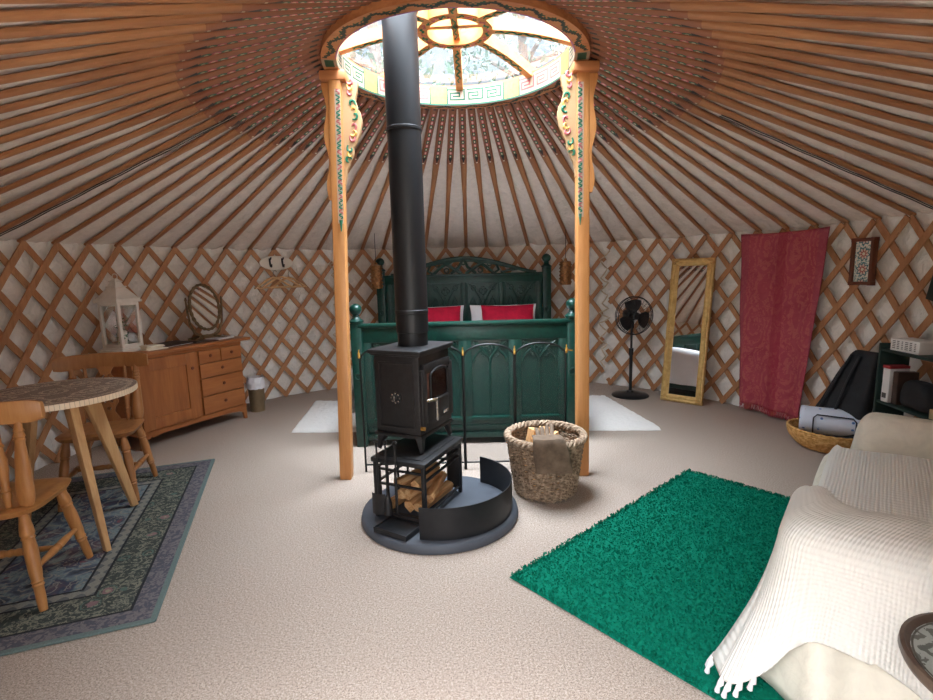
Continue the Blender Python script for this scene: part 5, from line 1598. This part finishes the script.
# framed tile picture
pa = radians(82.3); pc = Vector(wpt(pa, WR - .082, 1.40)); pf_ = thing('framed_tile', 'narrow brown-framed floral tile picture on the trellis right of the red hanging', 'picture', pc.to_tuple(), -pa)
pw, ph_ = .19, .35
mb = MB(); frame_rect(mb, 'y', -pw / 2 + .014, pw / 2 - .014, -ph_ / 2 + .014, ph_ / 2 - .014, 0, .024, .045)
mb.box((-pw / 2 + .014, 0, -ph_ / 2 + .014), (.03, .045, .03)); mb.box((pw / 2 - .014, 0, -ph_ / 2 + .014), (.03, .045, .03)); mb.box((-pw / 2 + .014, 0, ph_ / 2 - .014), (.03, .045, .03)); mb.box((pw / 2 - .014, 0, ph_ / 2 - .014), (.03, .045, .03))
mb.build('frame', M['frame'], pf_, bevel=.003)
mb = MB(); mb.box((0, .004, 0), (pw - .044, .012, ph_ - .044)); mb.build('tile_panel', M['tile'], pf_, smooth=False)
# dark picture at the right edge
pa = radians(95.3); pc = Vector(wpt(pa, WR - .085, 1.24)); t = thing('dark_sign', 'dark green board hung on the trellis at the right edge of view', 'board', pc.to_tuple(), -pa)
mb = MB(); mb.box((0, 0, 0), (.30, .025, .26), M=Matrix.Rotation(radians(14), 3, 'Y')); mb.build('board', M['shelfgreen'], t, bevel=.004)
mb = MB(); mb.tube([(-.1, 0, .14), (0, .01, .20), (.1, 0, .14)], .003, 5); mb.build('hanging_string', M['rope'], t)

# bookshelf; local x along its length, y towards the wall
bs = thing('bookshelf', 'low dark green painted bookshelf behind the far sofa arm', 'bookshelf', (2.80, 3.05, 0), radians(-97))
SLn, SDp, SHt = .80, .19, .845
for x in (-SLn / 2 + .01, SLn / 2 - .01):
    mb = MB(); mb.box((x, SDp / 2, SHt / 2), (.020, SDp, SHt)); mb.build('side_panel', M['shelfgreen'], bs, bevel=.003)
for z in (.08, .44, SHt - .045):
    mb = MB(); mb.box((0, SDp / 2, z), (SLn - .04, SDp - .01, .018)); mb.build('shelf', M['shelfgreen'], bs, bevel=.002)
def on_s(x, y, z): return loc2(bs, x, y, z)
bx_ = thing('white_card_box', 'white printed card box on top of the green bookshelf', 'box', on_s(-.20, .09, SHt - .036), radians(-97 + 4))
mb = MB(); mb.box((0, 0, .041), (.23, .14, .08)); mb.build('box', M['paper'], bx_, bevel=.003)
mb = MB()
for r_ in range(5):
    for q in range(6): mb.box((-.085 + .034 * q, -.0705, .066 - .0115 * r_), (.024 - .006 * ((r_ * 3 + q) % 3), .001, .005))
mb.build('printed_lines', M['ink'], bx_, smooth=False)
bo = thing('box_file', 'white book with red top edge standing on the middle shelf', 'book', on_s(-.315, .07, .45), radians(-97 + 6))
mb = MB(); mb.box((0, 0, .125), (.060, .13, .25)); mb.build('cover', M['paper'], bo, bevel=.003)
mb = MB(); mb.box((0, -.002, .242), (.062, .132, .018)); mb.build('red_band', M['redcard'], bo)
mb = MB(); mb.box((-.005, -.0655, .045), (.034, .001, .035)); mb.box((-.005, -.0655, .045), (.022, .0014, .012)); mb.build('spine_mark', M['ink'], bo, smooth=False)
mb = MB(); mb.box((0, 0, .11), (.045, .13, .22)); tag(mb.build('dark_book', M['leather'], loc=on_s(-.245, .085, .45), rz=radians(-95), bevel=.003), 'dark book standing right of the white book on the middle shelf', 'book')
mb = MB(); mb.rbox((0, 0, .095), (.26, .13, .185), .05, 6, fn=lambda p: (p.x * (1 - .25 * max(0, p.z) / .09), p.y, p.z + .006 * N3(p.x * 9, p.y * 9, p.z * 9))); tag(mb.build('black_pouch', M['blackcloth'], loc=on_s(-.075, .075, .45), rz=radians(-97)), 'soft black fabric bag on the middle shelf beside the books', 'bag')
mb = MB(); mb.box((0, 0, .03), (.20, .13, .06)); tag(mb.build('beige_box', M['beige'], loc=on_s(.19, .07, .45), rz=radians(-93), bevel=.003), 'beige box at the right end of the middle shelf', 'box')
# black folded bag leaning between shelf and hanging
t = thing('garment_bag', 'black folded fabric bag leaning on the trellis beside the green bookshelf', 'bag', (2.815, 3.80, 0), radians(-80))
mb = MB()
def gb(p):
    k = (p.z + .375) / .75
    return (p.x * (1 - .62 * k) + .17 * k + .015 * N3(p.x * 6, p.z * 5, 2), p.y * (1 - .3 * k) + .10 * k + .015 * N3(p.x * 5, p.z * 7, 4), p.z)
mb.rbox((0, 0, .375), (.52, .13, .75), .05, 5, fn=gb); mb.build('body', M['blackcloth'], t, ang=60)
for q in (-.12, .05):
    mb = MB(); mb.tube([(q + .02, -.072, .03), (q * .8 + .03, -.05, .25), (q * .55 + .09, -.01, .5), (q * .4 + .15, .035, .72)], .011, 6); mb.build('strap', M['blackcloth'], t)

# shallow straw basket with a rolled blanket
sb = thing('straw_basket', 'shallow coiled straw basket on the carpet holding a rolled blanket', 'basket', (2.75, 3.70, 0), radians(-55))
mb = MB()
for j in range(10):
    k = j / 9; r = .165 + .085 * sin(k * pi / 2); z = .014 + .135 * k ** 1.2
    mb.tube([((r) * cos(2 * pi * i / 60) * 1.12, r * sin(2 * pi * i / 60) * .95, z + .002 * cos(i * pi)) for i in range(60)], .0115, 6, closed=True)
mb.build('coiled_side', M['straw'], sb)
mb = MB(); mb.lathe([(.001, .004), (.17, .004), (.17, .02), (.001, .02)], 36, cap=False, sx=1.12, sy=.95); mb.build('base', M['straw'], sb)
rb = thing('picnic_blanket', 'pale blue printed blanket rolled with dark piping, lying in the straw basket', 'blanket', (2.80, 3.71, .195), radians(-38))
mb = MB()
def roll(u, v):
    a = 2 * pi * u * 2.6; r = .115 - .012 * u * 2.6; x = (v - .5) * .46
    return (x, r * cos(a) * 1.05, r * sin(a) * .92 + .006 * N3(x * 5, u * 6, 3))
mb.grid(roll, 96, 16); o = mb.build('rolled_cloth', M['blanket'], rb, ang=80); md = o.modifiers.new('thickness', 'SOLIDIFY'); md.thickness = .008
mb = MB()
a1, a2 = radians(145), radians(235)
pth = [(-.12, .120 * cos(a1) * 1.05, .120 * sin(a1)), (.10, .120 * cos(a1) * 1.05, .120 * sin(a1))] + [(.12, .123 * cos(a) * 1.05, .123 * sin(a) * .93) for a in [a1 + (a2 - a1) * i / 8 for i in range(1, 8)]] + [(.10, .12 * cos(a2) * 1.05, .12 * sin(a2) * .93), (-.12, .12 * cos(a2) * 1.05, .12 * sin(a2) * .93)] + [(-.14, .123 * cos(a) * 1.05, .123 * sin(a) * .93) for a in [a2 + (a1 - a2) * i / 8 for i in range(1, 8)]]
mb.tube(pth, .005, 6, closed=True); mb.build('piping', M['navy'], rb)
# ------------------------------------------------------------------ trees outside, sky, camera
def tree(x, y, h, cr, label, seed, nl=2600):
    random.seed(seed); t = thing('tree', label, 'tree', (x, y, -.12), 0, 'trees outside above the crown')
    m2 = MB(); tips = []
    m2.tube([(0, 0, 0), (.1, 0, h * .4), (-.1, .1, h * .75), (0, 0, h * .97)], [.22, .17, .09, .02], 8)
    for k in range(20):
        z = h * random.uniform(.35, .92); a = random.uniform(0, 6.28); L = cr * random.uniform(.6, 1.05) * (1.1 - z / h * .5); el = random.uniform(.1, .7)
        p = Vector((0, 0, z)); q = p + Vector((cos(a), sin(a), el)) * L * .5; r = q + Vector((cos(a + .4), sin(a + .4), el * .6)) * L * .5
        m2.tube([p, q, r], [.06, .04, .012], 6); tips += [q, r, q.lerp(r, .5)]
    m2.build('trunk', M['bark'], t)
    m2 = MB()
    for k in range(nl):
        c = random.choice(tips) + Vector((random.gauss(0, .42), random.gauss(0, .42), random.gauss(0, .34))); s = random.uniform(.05, .12)
        a = Vector((random.uniform(-1, 1), random.uniform(-1, 1), random.uniform(-1, 1))).normalized(); b = a.orthogonal().normalized()
        m2.add([c - a * s, c + b * s * .5, c + a * s, c - b * s * .5], [(0, 1, 2, 3)])
    m2.build('foliage', M['leaf'], t, smooth=False)
tree(-1.6, 10.6, 9.2, 2.3, 'broad tree seen through the crown panes beside the flue', 1, 2300)
tree(1.5, 12.2, 9.6, 2.5, 'leafy tree seen through the crown panes right of the middle spoke', 2, 2600)
tree(4.8, 10.8, 9.0, 2.2, 'tree seen through the right-hand crown panes', 3, 2600)
tree(-5.0, 11.5, 9.0, 2.2, 'tree seen through the left crown panes', 4, 2000)

w = bpy.data.worlds.new('sky'); SC.world = w; w.use_nodes = True
nt = w.node_tree; bg = nt.nodes['Background']
class WM(Mat):
    def __init__(s): s.nt = nt; s._co = {}
wm = WM()
x, y, z = wm.xyz('Generated')
cl_ = wm.noise(wm.co('Generated'), 3.5, 4, .55)
up = z.map(.68, .95)                                   # zenith boosted far above the visible sky to light the room
back = (-y).map(.15, .75) * z.map(-.15, .02)          # unseen glow added on the door side, shining in at the doorway
sky = wm.mix(cl_.map(.35, .65), C(196, 224, 246), C(246, 250, 252))
gnd = z.lt(-.02)
side = (-y).map(-.35, .1) * z.map(.40, .58)          # unseen sky patch over the door side, added to light the back wall
k = up * SKY_UP + back * SKY_BACK + side * SKY_SIDE + SKY_BASE
sky = wm.mix((up + back + side).mn(1.0), sky, C(240, 244, 252))
col = wm.mix(gnd, sky, C(188, 182, 160))
wm.link(col, bg.inputs['Color']); wm.link(k, bg.inputs['Strength'])
def portal(loc, rot, sx, sy):
    l = bpy.data.lights.new('daylight_portal', 'AREA'); l.shape = 'RECTANGLE'; l.size = sx; l.size_y = sy; l.cycles.is_portal = True
    o = bpy.data.objects.new('daylight_portal', l); COL.objects.link(o); o.location = loc; o.rotation_euler = rot
portal((KX, KY, KZ + .34), (0, 0, 0), 1.7, 1.7)
portal((WX, WY - WR - .05, .82), (radians(90), 0, 0), 1.1, 1.7)

cam = bpy.data.cameras.new('camera'); co = bpy.data.objects.new('camera', cam); COL.objects.link(co)
cam.sensor_width = 36; cam.lens = 506 / 933 * 36; cam.clip_start = .05
co.matrix_world = Matrix.Translation((0, 0, 1.4)) @ (Matrix.Rotation(pi / 2 - .153, 4, 'X') @ Matrix.Rotation(-.026, 4, 'Z'))
SC.camera = co
SC.view_settings.view_transform = 'Standard'; SC.view_settings.look = 'None'; SC.view_settings.gamma = 1.0; SC.view_settings.use_curve_mapping = False
SC.view_settings.exposure = EXPO
cy_ = SC.cycles
cy_.use_denoising = True; cy_.max_bounces = 12; cy_.diffuse_bounces = 7; cy_.glossy_bounces = 4; cy_.transparent_max_bounces = 16; cy_.transmission_bounces = 6
cy_.sample_clamp_indirect = 8
